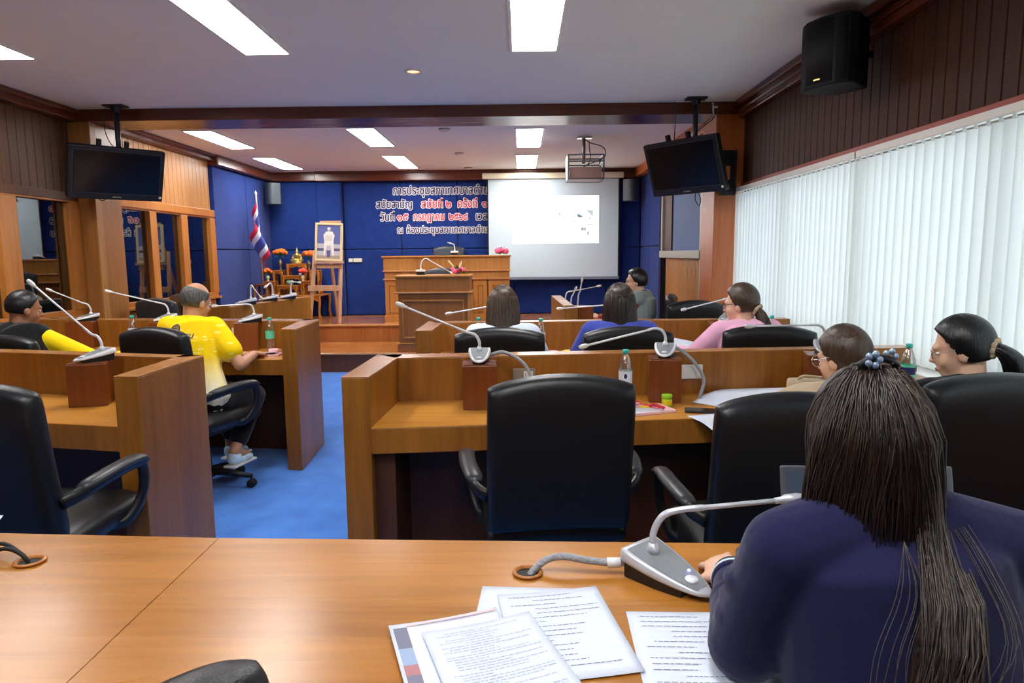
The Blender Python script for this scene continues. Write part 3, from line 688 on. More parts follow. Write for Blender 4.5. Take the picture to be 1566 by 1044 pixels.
# left desk behind
pedestal('red-brown wooden block in front of the man in the black vest', -3.46, 5.33, .20, .17, 10)
mic('white gooseneck microphone in front of the man in the black vest', -3.44, 5.33, PZ, -30, at_y(70, 441, 5.2), .09, .05)
pedestal('red-brown wooden block between the two men at the left', -2.75, 5.22, .19, .16, 8)
mic('white gooseneck microphone between the two men at the left, stem aimed left', -2.76, 5.22, PZ, -24, at_y(160, 444, 5.1), .09, .05)
pedestal('red-brown wooden block in front of the man in yellow', -2.07, 5.11, .17, .17, 14)
mic('white gooseneck microphone in front of the man in yellow, stem level to the left', -2.05, 5.10, PZ, -34, at_y(323, 468, 4.95), .085, .04)
# middle desk behind
pedestal('red-brown wooden block hidden behind the straight-haired woman', -.06, 4.78, .16, .16, 0)
mic('white gooseneck microphone of the straight-haired woman, stem pointing left', -.06, 4.78, PZ, 0, at_y(681, 480, 4.55), .10, .03)
pedestal('red-brown wooden block hidden behind the woman in the blue blazer', .70, 4.81, .16, .16, 0)
mic('white gooseneck microphone of the woman in the blue blazer, stem pointing left', .70, 4.81, PZ, 0, at_y(851, 472, 4.7), .08, .03)
pedestal('red-brown wooden block at the right end, before the woman in pink', 1.43, 4.83, .19, .17, -6)
mic('white gooseneck microphone before the woman in pink', 1.45, 4.84, PZ, -42, at_y(1042, 474, 4.62), .115, .02)
# side desks
for i, (u, v, hu, hv, l) in enumerate(((379, 463.5, 401, 457, 'nearest'), (413, 458, 404, 440, 'middle'), (441, 455, 460, 432, 'farthest'))):
    p = at_z(u, v+2, PT); mic('white gooseneck microphone on the left side desk, %s of its three' % l, p.x-.02, p.y, PT, -60, at_y(hu, hv, p.y+(-.1 if i else -.2)), .12, .03, sc=1.15)
pedestal('red-brown wooden block at the near end of the right side desk', .605, 6.45, .145, .16, 0)
for i, (u, v, hu, hv, l) in enumerate(((868, 452.5, 920, 436.5, 'farthest'), (877, 460, 882, 438, 'middle'), (888, 465, 891, 424, 'nearest'))):
    y = (7.6, 7.15, 6.75)[i]; p = at_y(u, v, y)
    mic('white gooseneck microphone on the right side desk, %s of its three' % l, p.x+.02, y, TT, 80, at_y(hu, hv, y-.05), .20 if i != 2 else .25, .03, sc=1.1)
# on the front table
bz = Matrix.Rotation(math.radians(0), 4, 'Z')
mic('large silver gooseneck microphone on the front table beside the long-haired woman', .315, 1.378, TT, 39, at_y(1232, 761, 1.40), .085, .05, sc=1.12, shellm='silver', led=True,
    cable=[(.232, 1.425, TT+.028), (.19, 1.428, TT+.026), (.14, 1.432, TT+.030), (.09, 1.438, TT+.036), (.05, 1.440, TT+.026), (.015, 1.43, TT-.005), (.005, 1.425, TT-.05)], plug=True)
t = thing('power_cable', 'pair of dark cables entering the grommet at the left edge of the table', 'cable', (0,0,0))
p = at_z(46, 860, TT)
for k, (u, v) in enumerate(((0, 847), (0, 861))):
    q = at_z(u-30, v, TT)
    MB().tube(smooth_path([q+Vector((0,0,.006)), q.lerp(p, .4)+Vector((0,.01,.03)), p+Vector((-.02,0,.022)), p+Vector((0,0,-.01)), p+Vector((.01,0,-.05))], 18), .005, 8).build('cable_strand', M['rubber'], t)
# presiding desk and lectern microphones
t1 = mic('slim white microphone standing on the presiding desk', -.98, 10.30, 1.458, 180, at_y(686, 371, 10.2), .1, .02, sc=1.1)
t1 = mic('white gooseneck microphone bent over the lectern top', -1.27, 8.78, 1.217, 180, at_y(694, 419, 8.72), .13, .06, sc=1.15)
# ================================================================== stage furniture
S1, S2 = .240, .486
t = thing('presiding_desk', 'tall wooden presiding desk on the upper stage behind the lectern', 'desk', (0,0,0))
x0, x1, yf, yb = -2.03, -.16, 10.15, 10.50
MB().box(x0+.03, x1-.03, yf+.05, yb, S2, 1.43).build('body', M['lect'], t, .004)
MB().box(x0-.02, x1+.02, yf-.05, yb+.02, 1.43, 1.456).build('top_slab', M['pres'], t, .006)
MB().box(x0, x1, yf-.02, yb-.01, 1.24, 1.432).build('fascia', M['pres'], t, .004)
MB().box(x0-.015, x1+.015, yf-.04, yf+.05, 1.222, 1.242).build('moulding', M['nosing'], t, .006)
MB().box(x0+.01, x1-.01, yf-.005, yb-.02, 1.12, 1.222).build('band', M['pres'], t, .004)
MB().box(x0-.01, x1+.01, yf-.03, yf+.05, 1.098, 1.122).build('moulding', M['nosing'], t, .006)
for a, b in ((x0+.01, x0+.32), (x1-.32, x1-.01), (-.70, -.50), (-1.62, -1.42)):
    pz = MB().box(a, b, yf, yf+.3, S2, 1.10).build('pilaster', M['pres'], t, .004)
    m = MB(); c0, c1, z0, z1 = a+.06, b-.06, S2+.12, 1.02
    for q in ((c0, c1, z0, z0+.015), (c0, c1, z1-.015, z1), (c0, c0+.012, z0, z1), (c1-.012, c1, z0, z1)): m.box(q[0], q[1], yf-.008, yf+.004, q[2], q[3])
    m.build('panel_moulding', M['lect'], pz, .002, 1)
    MB().box(a-.015, b+.015, yf-.015, yf+.3, S2, S2+.09).build('plinth', M['pres'], pz, .005)
t = thing('lectern', 'wooden lectern standing on the lower stage step in front of the presiding desk', 'lectern', (0,0,0))
x0, x1, yf = -1.565, -.64, 8.56
MB().box(x0+.02, x1-.02, yf+.02, 9.02, S1, 1.19).build('body', M['lect'], t, .004)
MB().box(x0-.012, x1+.012, yf-.03, 9.03, 1.192, 1.214).build('top_slab', M['pres'], t, .005)
MB().box(x0, x1, yf-.012, 9.02, 1.01, 1.193).build('fascia', M['lect'], t, .003)
MB().box(x0-.012, x1+.025, yf-.035, 9.03, .988, 1.010).build('moulding', M['nosing'], t, .006)
m = MB(); a, b, z0, z1 = x0+.07, x1-.075, .42, .91
for q in ((a, b, z1-.022, z1), (a, b, z0, z0+.018), (a, a+.015, z0, z1), (b-.015, b, z0, z1)): m.box(q[0], q[1], yf+.0, yf+.026, q[2], q[3])
m.build('panel_moulding', M['pres'], t, .004)
MB().box(x0-.0, x1+.0, yf-.005, 9.03, .345, .360).build('moulding', M['pres'], t, .004)
MB().box(x0+.0, x1-.0, yf+.002, 9.03, S1, .345).build('plinth', M['lect'], t, .004)
MB().box(x1-.03, x1+.01, yf+.0, 9.02, S1, .99).build('corner_post', M['pres'], t, .004)

# flowers
def blossoms(c, r, n, size, seed, flat=.7):
    rd = random.Random(seed); m = MB()
    for k in range(n):
        a = k*2.39996; q = math.sqrt((k+.5)/n); x, y = r*q*math.cos(a), r*q*math.sin(a)
        z = r*flat*math.sqrt(max(0, 1-q*q*.9))+rd.uniform(-.01, .01)
        m.ell((c[0]+x, c[1]+y, c[2]+z), size*rd.uniform(.85, 1.15), 12, 8, fn=lambda d: 1+.13*math.sin(7*math.atan2(d[1], d[0])+9*d[2])+.05*math.sin(17*d[2]))
    return m
def leafage(c, r, n, ln, seed):
    rd = random.Random(seed); m = MB()
    for k in range(n):
        a = k*2.4; e = rd.uniform(-.3, .9); d = Vector((math.cos(a)*math.cos(e), math.sin(a)*math.cos(e), math.sin(e)))
        s = Vector((-d.y, d.x, 0)).normalized()*ln*.18; b = Vector(c)+d*r*.3; tip = b+d*ln; mid = b+d*ln*.5+Vector((0,0,ln*.1))
        m.add([b, mid+s, tip, mid-s, mid-Vector((0,0,.004))], [(0, 1, 4), (1, 2, 4), (2, 3, 4), (3, 0, 4)], True)
    return m
def vase(label, loc, hv, rv, mat, petal, fr, n, size, seed, name='flower_vase'):
    t = thing(name, label, 'flowers', loc, 0, 'flower arrangements')
    MB().lathe([(rv*.7, 0), (rv*.8, hv*.04), (rv*.4, hv*.18), (rv*.55, hv*.35), (rv, hv*.66), (rv*.75, hv*.82), (rv*.42, hv*.9), (rv*.65, hv), (rv*.5, hv*.99)], 18).build('vase', M[mat], t)
    MB().box(-.001, .001, -.001, .001, hv*.9, hv*1.2).build('stem', M['leaf'], t)
    leafage((0, 0, hv+fr*.5), fr*.8, 26, fr*.9, seed).build('leaves', M['leaf'], t)
    blossoms((0, 0, hv+fr*.75), fr, n, size, seed).build('blossoms', M[petal], t)
    return t
# altar: a base table and a stepped set of small tables
def altar_table(label, x, y, w, d, z0, z1, base=False):
    t = thing('altar_table', label, 'table', (x, y, z0), 0, 'stepped altar tables'); h = z1-z0
    MB().box(-w/2, w/2, -d/2, d/2, h-.022, h).build('table_top', M['altar'], t, .005)
    ap = MB(); n = 12; vs = []
    for i in range(n+1):
        u = i/n; q = abs(2*u-1); dep = .03+.05*q**3+.010*math.cos(u*math.pi*6)
        X = -w/2+.012+u*(w-.024); vs += [(X, -d/2+.010, h-.022), (X, -d/2+.010, h-.022-dep), (X, -d/2+.022, h-.022-dep), (X, -d/2+.022, h-.022)]
    ap.add(vs, [(i*4+j, i*4+(j+1) % 4, (i+1)*4+(j+1) % 4, (i+1)*4+j) for i in range(n) for j in range(4)])
    ap.build('carved_apron', M['altar'], t)
    for sx in (-1, 1):
        for sy in (-1, 1):
            px, py = sx*(w/2-.028), sy*(d/2-.028)
            MB().tube(smooth_path([(px, py, h-.02), (px+sx*.008, py+sy*.004, h*.7), (px-sx*.004, py, h*.3), (px+sx*.012, py+sy*.006, .0)], 10), [.026, .026, .025, .023, .021, .019, .018, .018, .020, .024, .026], 8).build('leg', M['altar'], t)
    return t
AX = -3.60
def ax(u): return at_y(u, 420, 10.9).x
ZB = .863
tb_ = altar_table('wide low wooden base table carrying the stepped altar', AX, 10.86, .98, .62, S2, ZB)
altar_table('top altar table carrying the seated golden statue', AX+.01, 11.03, .33, .20, ZB, 1.348)
altar_table('middle altar table just below the statue', AX-.02, 10.87, .33, .17, ZB, 1.165)
altar_table('lowest front altar table carrying the green bowl', AX-.05, 10.70, .33, .15, ZB, 1.015)
altar_table('rear left altar table carrying the tall vase', AX-.29, 10.99, .17, .17, ZB, 1.245)
altar_table('front left altar table carrying the small cream vase', AX-.34, 10.77, .18, .17, ZB, 1.08)
altar_table('rear right altar table carrying the tall vase', AX+.30, 10.99, .17, .17, ZB, 1.245)
altar_table('front right altar table carrying the small cream vase', AX+.25, 10.77, .18, .17, ZB, 1.08)
t = thing('golden_statue', 'golden seated statue on the top altar table', 'statue', (AX+.005, 11.03, 1.348))
m = MB()
m.lathe([(.092, 0), (.095, .012), (.082, .02), (.088, .032), (.080, .040), (.06, .042)], 24)
m.build('tiered_base', M['gold'], t)
m = MB()
m.ell((0, -.005, .082), (.070, .045, .022)); m.ell((-.048, -.012, .086), (.03, .03, .02)); m.ell((.048, -.012, .086), (.03, .03, .02))
m.chain([(0, 0, .085), (0, 0, .12), (0, 0, .15)], [.032, .030, .038]); m.chain([(-.036, 0, .155), (-.052, -.01, .115), (-.02, -.035, .098)], [.014, .012, .010]); m.chain([(.036, 0, .155), (.052, -.01, .115), (.04, -.035, .092)], [.014, .012, .010])
m.capsule((0, 0, .16), (0, 0, .18), .014, .014); m.ell((0, -.003, .197), (.020, .021, .025)); m.ell((0, 0, .220), (.012, .012, .012)); m.lathe([(.010, .222), (.008, .235), (.003, .25), (.001, .275)], 10)
fg_ = remesh(m.build('figure', M['gold'], t), .004, 1); fg_.scale = (1.4, 1.3, 1.22); fg_.location = (0, 0, -.055)
vase('orange flowers in the tall vase left of the statue', (ax(426.5), 10.99, 1.245), .17, .035, 'brass', 'orange', .10, 22, .030, 3)
vase('orange flowers in the tall vase right of the statue', (ax(470.5), 10.99, 1.245), .15, .035, 'brass', 'orange', .09, 20, .030, 4)
vase('orange flowers in the small cream vase at the left front of the altar', (ax(414), 10.77, 1.08), .09, .032, 'ivory', 'orange', .055, 10, .028, 5)
vase('orange flowers in the small cream vase at the right front of the altar', (ax(467), 10.77, 1.08), .09, .032, 'ivory', 'redpetal', .055, 10, .028, 6)
t = thing('incense_bowl', 'small green glazed bowl on the lowest altar table', 'bowl', (AX-.02, 10.70, 1.015))
MB().lathe([(.02, 0), (.03, .006), (.055, .035), (.058, .05), (.048, .066), (.05, .074), (.044, .074), (.04, .06)], 22, cap=False).build('bowl_body', M['celadon'], t)
MB().lathe([(.0005, .064), (.043, .064)], 20, cap=False).build('ash', M['grey'], t)
t = thing('candle_cup', 'tiny white cup beside the green bowl on the altar', 'cup', (AX+.09, 10.87, 1.165)); MB().lathe([(.012, 0), (.022, .01), (.024, .03), (.018, .03), (.014, .012)], 14).build('cup_body', M['whiteplastic'], t); MB().lathe([(.002, .01), (.002, .045)], 6).build('wick', M['ivory'], t)

# flag on its stand
fy = 10.2; fx = at_y(402, 420, fy).x
t = thing('flag_stand', 'brown wooden stool-like stand under the flag', 'stand', (fx-.01, fy, S2))
MB().box(-.115, .115, -.11, .11, .545, .57).build('stand_top', M['red'], t, .004)
for sx in (-1, 1):
    for sy in (-1, 1): MB().tube([(sx*.085, sy*.08, .545), (sx*.115, sy*.10, .0)], .022, 4).build('leg', M['red'], t)
t = thing('flag', 'red, white and blue striped flag draped from a tilted pole', 'flag', (fx, fy, S2+.57))
MB().tube([(.0, 0, 0), (-.04, 0, 1.32)], .011, 10).build('pole', M['easel'], t)
MB().lathe([(.018, 0), (.02, .02), (.006, .045), (.001, .06)], 12, (-.04, 0, 1.315)).build('finial', M['whiteplastic'], t)
fl = MB(); NU, NV = 48, 36
def flagpt(u, v):
    # u along the fly (away from the pole), v down the hoist; the cloth hangs in folds
    hz = 1.29-v*.56
    drop = u*(.52-.10*v)+.08*u*u
    w = .05+.46*(u**.8)*(.45+.55*v)
    ang = u*6.4+v*1.0
    x = -.035+.02*v+(-.07+.24*v)*u+w*.24*math.sin(u*10.5+v*1.6)
    y = -.03-.05*u+w*.20*math.cos(u*10.5*1.07+v*1.6+.5)
    return Vector((x, y, hz-drop))
vs = [flagpt(i/(NU-1), j/(NV-1)) for j in range(NV) for i in range(NU)]
for j in range(NV-1):
    s = (j+.5)/(NV-1); fl.cur = 0 if (s < 1/6 or s > 5/6) else (1 if (s < 2/6 or s > 4/6) else 2)
    fl.add([vs[j*NU+i] for i in range(NU)]+[vs[(j+1)*NU+i] for i in range(NU)], [(i, i+1, NU+i+1, NU+i) for i in range(NU-1)], True)
fo = fl.build('cloth', [M['flagred'], M['flagwhite'], M['flagblue']], t, weld=True)
sd = fo.modifiers.new('thick', 'SOLIDIFY'); sd.thickness = .002

# easel with a framed portrait
def P_(u, v, y): return at_y(u, v, y)
E0, E1, EB = Vector((-3.10, 9.93, S2)), Vector((-2.665, 9.93, S2)), Vector((-2.90, 10.75, S2))
t = thing('easel', 'pale wooden easel holding the gilt framed portrait', 'easel', (0,0,0))
tp = 1.90
for a, nm in ((E0, -1), (E1, 1)):
    top = Vector((a.x+(.075 if nm < 0 else .02), 10.12, 1.55 if nm < 0 else 1.55))
    MB().tube([a, top], .034, 4, up=(0, -1, 0)).build('front_leg', M['easel'], t, .003)
MB().tube([EB, Vector((-2.86, 10.2, 1.86))], .028, 4, up=(0, -1, 0)).build('rear_leg', M['easel'], t, .003)
zr = P_(500, 440, 9.98).z
MB().box(E0.x-.01, E1.x+.02, 9.955, 9.995, zr-.045, zr+.035).build('lower_rail', M['easel'], t, .003)
MB().box(-3.01, -2.60, 9.98, 10.10, 1.355, 1.385).build('picture_ledge', M['easel'], t, .003)
MB().box(-2.99, -2.62, 10.03, 10.07, 1.285, 1.345).build('upper_rail', M['easel'], t, .003)
MB().box(-2.94, -2.63, 10.115, 10.145, 1.86, 1.975).build('top_rail', M['easel'], t, .003)
t = thing('framed_portrait', 'portrait of a standing figure in white, in a gilt frame on the easel', 'picture', (-2.803, 10.06, 1.665), math.radians(-3))
t.rotation_euler = (math.radians(-6), math.radians(2), 0)
w, h, b = .40, .555, .032
m = MB(); m.box(-w/2, w/2, -.02, .02, -h/2, -h/2+b).box(-w/2, w/2, -.02, .02, h/2-b, h/2).box(-w/2, -w/2+b, -.02, .02, -h/2+b, h/2-b).box(w/2-b, w/2, -.02, .02, -h/2+b, h/2-b)
m.build('gilt_frame', plain('gilt_frame', srgb(226, 206, 158), .4), t, .006)
pm = MB(); yy = -.006
def flat(pts, mi, y): pm.cur = mi; pm.add([(p[0], y, p[1]) for p in pts], [tuple(range(len(pts)))])
def blob(cx, cz, rx, rz, mi, y, n=18): flat([(cx+rx*math.cos(2*math.pi*k/n), cz+rz*math.sin(2*math.pi*k/n)) for k in range(n)], mi, y)
iw, ih = w/2-b, h/2-b
pm.cur = 0; pm.box(-iw, iw, -.006, .0, -ih, ih)
flat([(-iw, -ih), (iw, -ih), (iw, -.03), (-iw, -.02)], 1, -.0065)
flat([(-iw, -ih), (iw, -ih), (iw, -ih+.05), (-iw, -ih+.05)], 2, -.0068)
flat([(-iw, -.13), (-.07, -.13), (-.07, -.09), (-iw, -.09)], 3, -.0068); flat([(.08, -.13), (iw, -.13), (iw, -.09), (.08, -.09)], 3, -.0068)
flat([(-.02, -.22), (.022, -.22), (.03, -.12), (-.03, -.12)], 3, -.0072)
flat([(-.075, -.19), (-.055, -.20), (-.03, -.05), (.03, -.05), (.06, -.20), (.08, -.19), (.07, .02), (.085, .10), (.05, .155), (-.04, .155), (-.08, .10), (-.065, .02)], 4, -.0076)
blob(0, .185, .024, .032, 5, -.008); blob(0, .20, .026, .018, 4, -.0084)
flat([(-.055, .02), (.055, .02), (.05, .10), (-.05, .10)], 6, -.0084)
pm.build('picture', [plain('portrait_blue', srgb(92, 104, 168), .5), plain('portrait_pale', srgb(196, 190, 196), .5), plain('portrait_tan', srgb(170, 150, 130), .5), plain('portrait_dark', srgb(84, 86, 120), .5), plain('portrait_white', srgb(236, 232, 228), .5), plain('portrait_skin', srgb(214, 190, 170), .5), plain('portrait_ivory', srgb(222, 214, 206), .5)], t)
MB().box(-w/2+.01, w/2-.01, .0, .018, -h/2+.01, h/2-.01).build('backing_board', M['easel'], t)

# wall plate on the stage wall
t = thing('wall_socket_plate', 'white twin socket plate low on the blue stage wall', 'socket', (-2.71, YB-.005, 1.39))
MB().box(-.115, .115, -.012, .004, -.035, .035).build('plate', M['grey'], t, .004); MB().box(-.105, -.045, -.018, -.01, -.026, .026).build('socket', M['whiteplastic'], t, .004); MB().box(-.03, .105, -.018, -.01, -.028, .028).build('socket', M['whiteplastic'], t, .004)

# flowers and cloth on the desks of the stage
def posy(label, loc, petal, r, n, size, seed, spikes=0):
    t = thing('flower_posy', label, 'flowers', loc, 0, 'flower arrangements')
    leafage((0, 0, .03), r, 20, r*1.2, seed).build('leaves', M['leaf'], t)
    blossoms((0, 0, .03), r, n, size, seed, .55).build('blossoms', M[petal], t)
    if spikes:
        rd = random.Random(seed)
        for k in range(spikes):
            a = rd.uniform(-.8, .8); MB().tube([(rd.uniform(-.08, .08), 0, .05), (rd.uniform(-.08, .08)+a*.12, -.02, .14+rd.uniform(0, .05))], [.012, .004], 6).build('bud', M['ivory'], t)
    return t
posy('pink flowers at the right end of the presiding desk', (-.29, 10.30, 1.456), 'pinkpetal', .085, 9, .034, 11)
posy('pink and cream flowers on the right of the lectern top', (-.80, 8.80, 1.214), 'pinkpetal', .09, 8, .028, 12, 4)

# ================================================================== screen, lettering
t = thing('projection_screen', 'white pull-down projection screen in front of the blue wall, a slide shown on it', 'screen', (0,0,0))
ys = YB-.21
A, B, C_, D_ = at_y(748, 276, ys), at_y(943, 277, ys), at_y(943, 424, ys), at_y(748, 420.5, ys)
def quadbox(a, b, c, d, th): # corners top-left, top-right, bottom-right, bottom-left
    m = MB(); k = Vector((0, th, 0)); m.add([d, c, b, a, d+k, c+k, b+k, a+k], [(0,1,2,3), (7,6,5,4), (0,4,5,1), (1,5,6,2), (2,6,7,3), (3,7,4,0)]); return m
xl, xr_, zt, zb = -.505, 1.56, 2.64, 1.10
MB().box(xl, xr_, ys, ys+.003, zb, zt).build('screen_fabric', M['screen'], t)
for a, b in ((xl-.022, xl), (xr_, xr_+.022)): MB().box(a, b, ys-.001, ys+.004, zb-.02, zt).build('side_border', M['rubber'], t)
MB().box(xl-.02, xr_+.02, ys-.012, ys+.014, zb-.045, zb).build('bottom_bar', plain('grey_bar', srgb(120, 130, 150), .4), t, .005)
MB().box(-.595, 1.635, ys-.05, ys+.03, 2.645, 2.735).build('casing', M['cream'], t, .010)
sl_ = MB()
q = [at_y(u, v, ys-.003) for u, v in ((784, 300), (916, 298.5), (915.5, 371.5), (784, 373))]
so = quadbox(*q, .002).build('projected_slide', M['slide'], t)
def mark(pts, mat, nm='slide_drawing'):
    m = MB(); k = [at_y(u, v, ys-.0045) for u, v in pts]; m.add(k[::-1], [tuple(range(len(k)))]); return m.build(nm, mat, so)
g1 = plain('slide_grey', (0,0,0,1), .8, emis=srgb(120, 144, 156), es=.7); g2 = plain('slide_dark', (0,0,0,1), .8, emis=srgb(90, 90, 96), es=.7); g3 = plain('slide_pale', (0,0,0,1), .8, emis=srgb(196, 202, 198), es=.8)
mark([(883, 326), (892, 330.5), (888, 333), (883, 331.5)], g1); mark([(896, 321), (907, 321), (907, 331.5)], g3); mark([(899.5, 332), (904, 333), (902, 334.5)], g2)
mark([(891, 342.5), (907.5, 343), (907.5, 345), (899, 344.4)], g3); mark([(874, 339.5), (879.5, 335), (880, 338)], g3); mark([(854.5, 325), (857, 325), (858, 330), (854, 329)], g3)
mark([(888, 347.5), (897, 347.5), (896.5, 353), (888.5, 353)], g3); mark([(889, 348.5), (892, 348.5), (892, 352), (889, 352)], g1); mark([(893.5, 349), (896, 349), (896, 352), (893.5, 352)], g1); mark([(897, 354), (902, 353.5), (900.5, 361), (898, 360)], g3); mark([(847, 357), (852, 358), (849, 361)], g3)

def text_mesh(s, off):
    c = bpy.data.curves.new('txt', 'FONT'); c.body = s; c.size = 1.0; c.offset = off; c.resolution_u = 3; c.fill_mode = 'FRONT'
    o = bpy.data.objects.new('txt', c); COL.objects.link(o); bpy.context.view_layer.update()
    me = bpy.data.meshes.new_from_object(o.evaluated_get(bpy.context.evaluated_depsgraph_get()))
    bpy.data.objects.remove(o); return me
def letters(seg, y, zbase, hgt, parent):
    """seg: (text, x0, x1, material); the text is stretched to its measured span"""
    for s, xa, xb, mt in seg:
        me = text_mesh(s, 0); v = [p.co.copy() for p in me.vertices]
        if not v: continue
        mnx, mxx = min(p.x for p in v), max(p.x for p in v); kx = (xb-xa)/(mxx-mnx); kz = hgt
        for nm, offs, yy, mat_ in (('letter_backing', ((.0135, 16), (.007, 8)), y, 'letter_white'), ('letters', ((.0016, 6),), y-.006, mt)):
            # the cut-out outline: the glyphs spread evenly in every direction
            m = MB()
            for rad, nd in offs:
                for k in range(nd):
                    dx, dz = rad*math.cos(2*math.pi*k/nd), rad*math.sin(2*math.pi*k/nd)
                    m.add([((p.x-mnx)*kx+xa+dx, yy+.00005*k, zbase+p.y*kz+dz) for p in v], [tuple(p.vertices) for p in me.polygons])
            m.build(nm, M[mat_], parent)
def wx(u, v): return at_y(u, v, YB-.02).x
def wz(v, u=660): return at_y(u, v, YB-.02).z
yl = YB-.012
def bline(label, v, hpx, segs):
    t = thing('banner_lettering', label, 'lettering', (0,0,0), 0, 'lines of cut-out lettering on the blue wall')
    letters([(s, wx(a, v), wx(b, v), mt) for s, a, b, mt in segs], yl, wz(v), hpx*.01082/.60, t)
bline('top line of white-edged navy lettering on the blue wall, cut off by the screen', 296.8, 10.3, [('การประชุมสภาเทศบาลตำบ', 601.5, 746, 'letter_navy')])
bline('second line of lettering on the blue wall, navy then red', 317.3, 9.6, [('สมัยสามัญ', 575.5, 630, 'letter_navy'), ('สมัยที่', 644.5, 676.5, 'letter_red'), ('๒', 682.5, 689.5, 'letter_red'), ('ครั้งที่', 700.5, 729.5, 'letter_red'), ('๑', 737.5, 744.5, 'letter_red')])
bline('third line of lettering on the blue wall, the date in red', 336.6, 9.6, [('วันที่', 582, 603, 'letter_navy'), ('๑๕', 607.5, 624, 'letter_red'), ('กรกฎาคม', 632.5, 679.5, 'letter_red'), ('๒๕๖๘', 687, 715, 'letter_red'), ('เวล', 728.5, 745, 'letter_navy')])
bline('bottom line of smaller white-edged navy lettering on the blue wall', 356, 8.4, [('ณ', 608, 615.5, 'letter_navy'), ('ห้องประชุมสภาเทศบาลตำบ', 622.5, 746, 'letter_navy')])

# ================================================================== televisions, speakers, projector
def television(label, c, yaw, tilt, W_, H_, pole_xy):
    t = thing('television', label, 'television', (0,0,0), 0, 'hanging televisions')
    T = Matrix.Translation(c) @ Matrix.Rotation(yaw, 4, 'Z') @ Matrix.Rotation(-tilt, 4, 'X') if False else Matrix.Translation(c) @ Matrix.Rotation(yaw, 4, 'Z') @ Matrix.Rotation(tilt, 4, 'X')
    b = MB().box(-W_/2, W_/2, 0, .06, -H_/2, H_/2, T).box(-W_*.3, W_*.3, .06, .10, -H_*.3, H_*.3, T).build('cabinet', M['plastic'], t, .012, 3)
    MB().box(-W_/2+.045, W_/2-.045, -.004, .01, -H_/2+.065, H_/2-.04, T).build('display', M['screen_off'], t, .002)
    fr = MB(); a, c1, d1, e1 = -W_/2+.033, W_/2-.033, -H_/2+.055, H_/2-.03
    fr.box(a, a+.006, -.005, 0, d1, e1, T).box(c1-.006, c1, -.005, 0, d1, e1, T).box(a, c1, -.005, 0, e1-.005, e1, T).box(a, c1, -.005, 0, d1, d1+.005, T)
    fr.build('bezel_line', M['leather2'], t)
    MB().box(-.035, .035, -.003, .002, -H_/2+.022, -H_/2+.032, T).build('badge', M['grey'], t)
    MB().lathe([(.001, .002), (.011, .002), (.012, -.001)], 12, T=T @ Matrix.Translation((W_/2-.025, -.002, -H_/2+.04)) @ Matrix.Rotation(math.pi/2, 4, 'X')).build('energy_sticker', M['whiteplastic'], t)
    for s in (-.16, .06): MB().box(s, s+.035, .04, .075, H_/2-.05, H_/2+.05, T).build('bracket_arm', M['plastic'], t, .004)
    cc = Vector(c); pz = cc.z+.05; px, py = pole_xy
    MB().tube([(px, py, ZC-.01), (px, py, pz)], .022, 12).build('pole', M['plastic'], t)
    MB().box(px-.09, px+.09, py-.06, py+.06, ZC-.015, ZC-.001).lathe([(.05, 0), (.03, -.05)], 12, (px, py, ZC-.012)).build('ceiling_plate', M['plastic'], t, .004)
    bk = T @ Vector((0, .10, .05)); MB().tube([(px, py, pz), bk], .03, 8).build('tilt_head', M['plastic'], t)
    return t, T
tv1, T1 = television('black television hanging at the left before the window wall', (-3.565, 6.15, 2.20), .829, math.radians(21), .778, .467, (-3.56, 6.19))
tv2, T2 = television('black television hanging at the right before the orange column', (1.426, 6.15, 2.206), -.916, math.radians(19), .80, .48, (1.535, 6.17))
def loop(t, T, x): MB().tube(smooth_path([T @ Vector((x, .05, -.22)), T @ Vector((x-.03, .05, -.30)), T @ Vector((x, .05, -.36)), T @ Vector((x+.03, .05, -.30)), T @ Vector((x+.005, .05, -.22))], 24), .004, 6).build('cable', M['rubber'], t)
loop(tv2, T2, .06)
MB().tube(smooth_path([T1 @ Vector((-.15, .05, -.22)), T1 @ Vector((-.10, .05, -.26)), T1 @ Vector((-.05, .05, -.22))], 12), .004, 6).build('cable', M['rubber'], tv1)
MB().tube(smooth_path([(-3.66, 6.2, ZC-.02), (-3.68, 6.2, 2.62), (-3.65, 6.2, 2.50), (-3.60, 6.22, 2.42)], 14), .004, 6).build('cable', M['rubber'], tv1)
MB().tube(smooth_path([(1.36, 6.2, ZC-.02), (1.365, 6.2, 2.62), (1.36, 6.2, 2.45)], 10), .004, 6).build('cable', M['rubber'], tv2)
t = thing('wall_bracket', 'empty black television bracket on the orange column', 'bracket', (1.88, 6.355, 2.18))
m = MB().box(-.075, .075, -.012, .0, -.20, .20).box(-.075, -.055, -.03, -.012, -.20, .20).box(.055, .075, -.03, -.012, -.20, .20); m.build('back_plate', M['plastic'], t, .004)
MB().box(-.018, .018, -.02, -.010, -.06, .06).build('copper_label', M['frame'], t); 
m = MB()
for zz in (-.13, .13):
    for xx in (-.035, .035): m.lathe([(.001, 0), (.007, 0), (.007, -.006)], 8, T=Matrix.Translation((xx, -.012, zz)) @ Matrix.Rotation(math.pi/2, 4, 'X'))
m.build('screws', M['chrome'], t)
t = thing('conduit_pipe', 'silver conduit bending down the beam to the right television', 'pipe', (0,0,0))
MB().tube(smooth_path([at_y(1090, 157, 6.33), at_y(1091, 170, 6.33), at_y(1090, 180, 6.33), at_y(1074, 193, 6.33), at_y(1058, 206, 6.33)], 24), .012, 10).build('pipe', M['chrome'], t)
MB().box(1.735, 1.765, 6.318, 6.333, 2.74, 2.76).build('clip', M['chrome'], t)
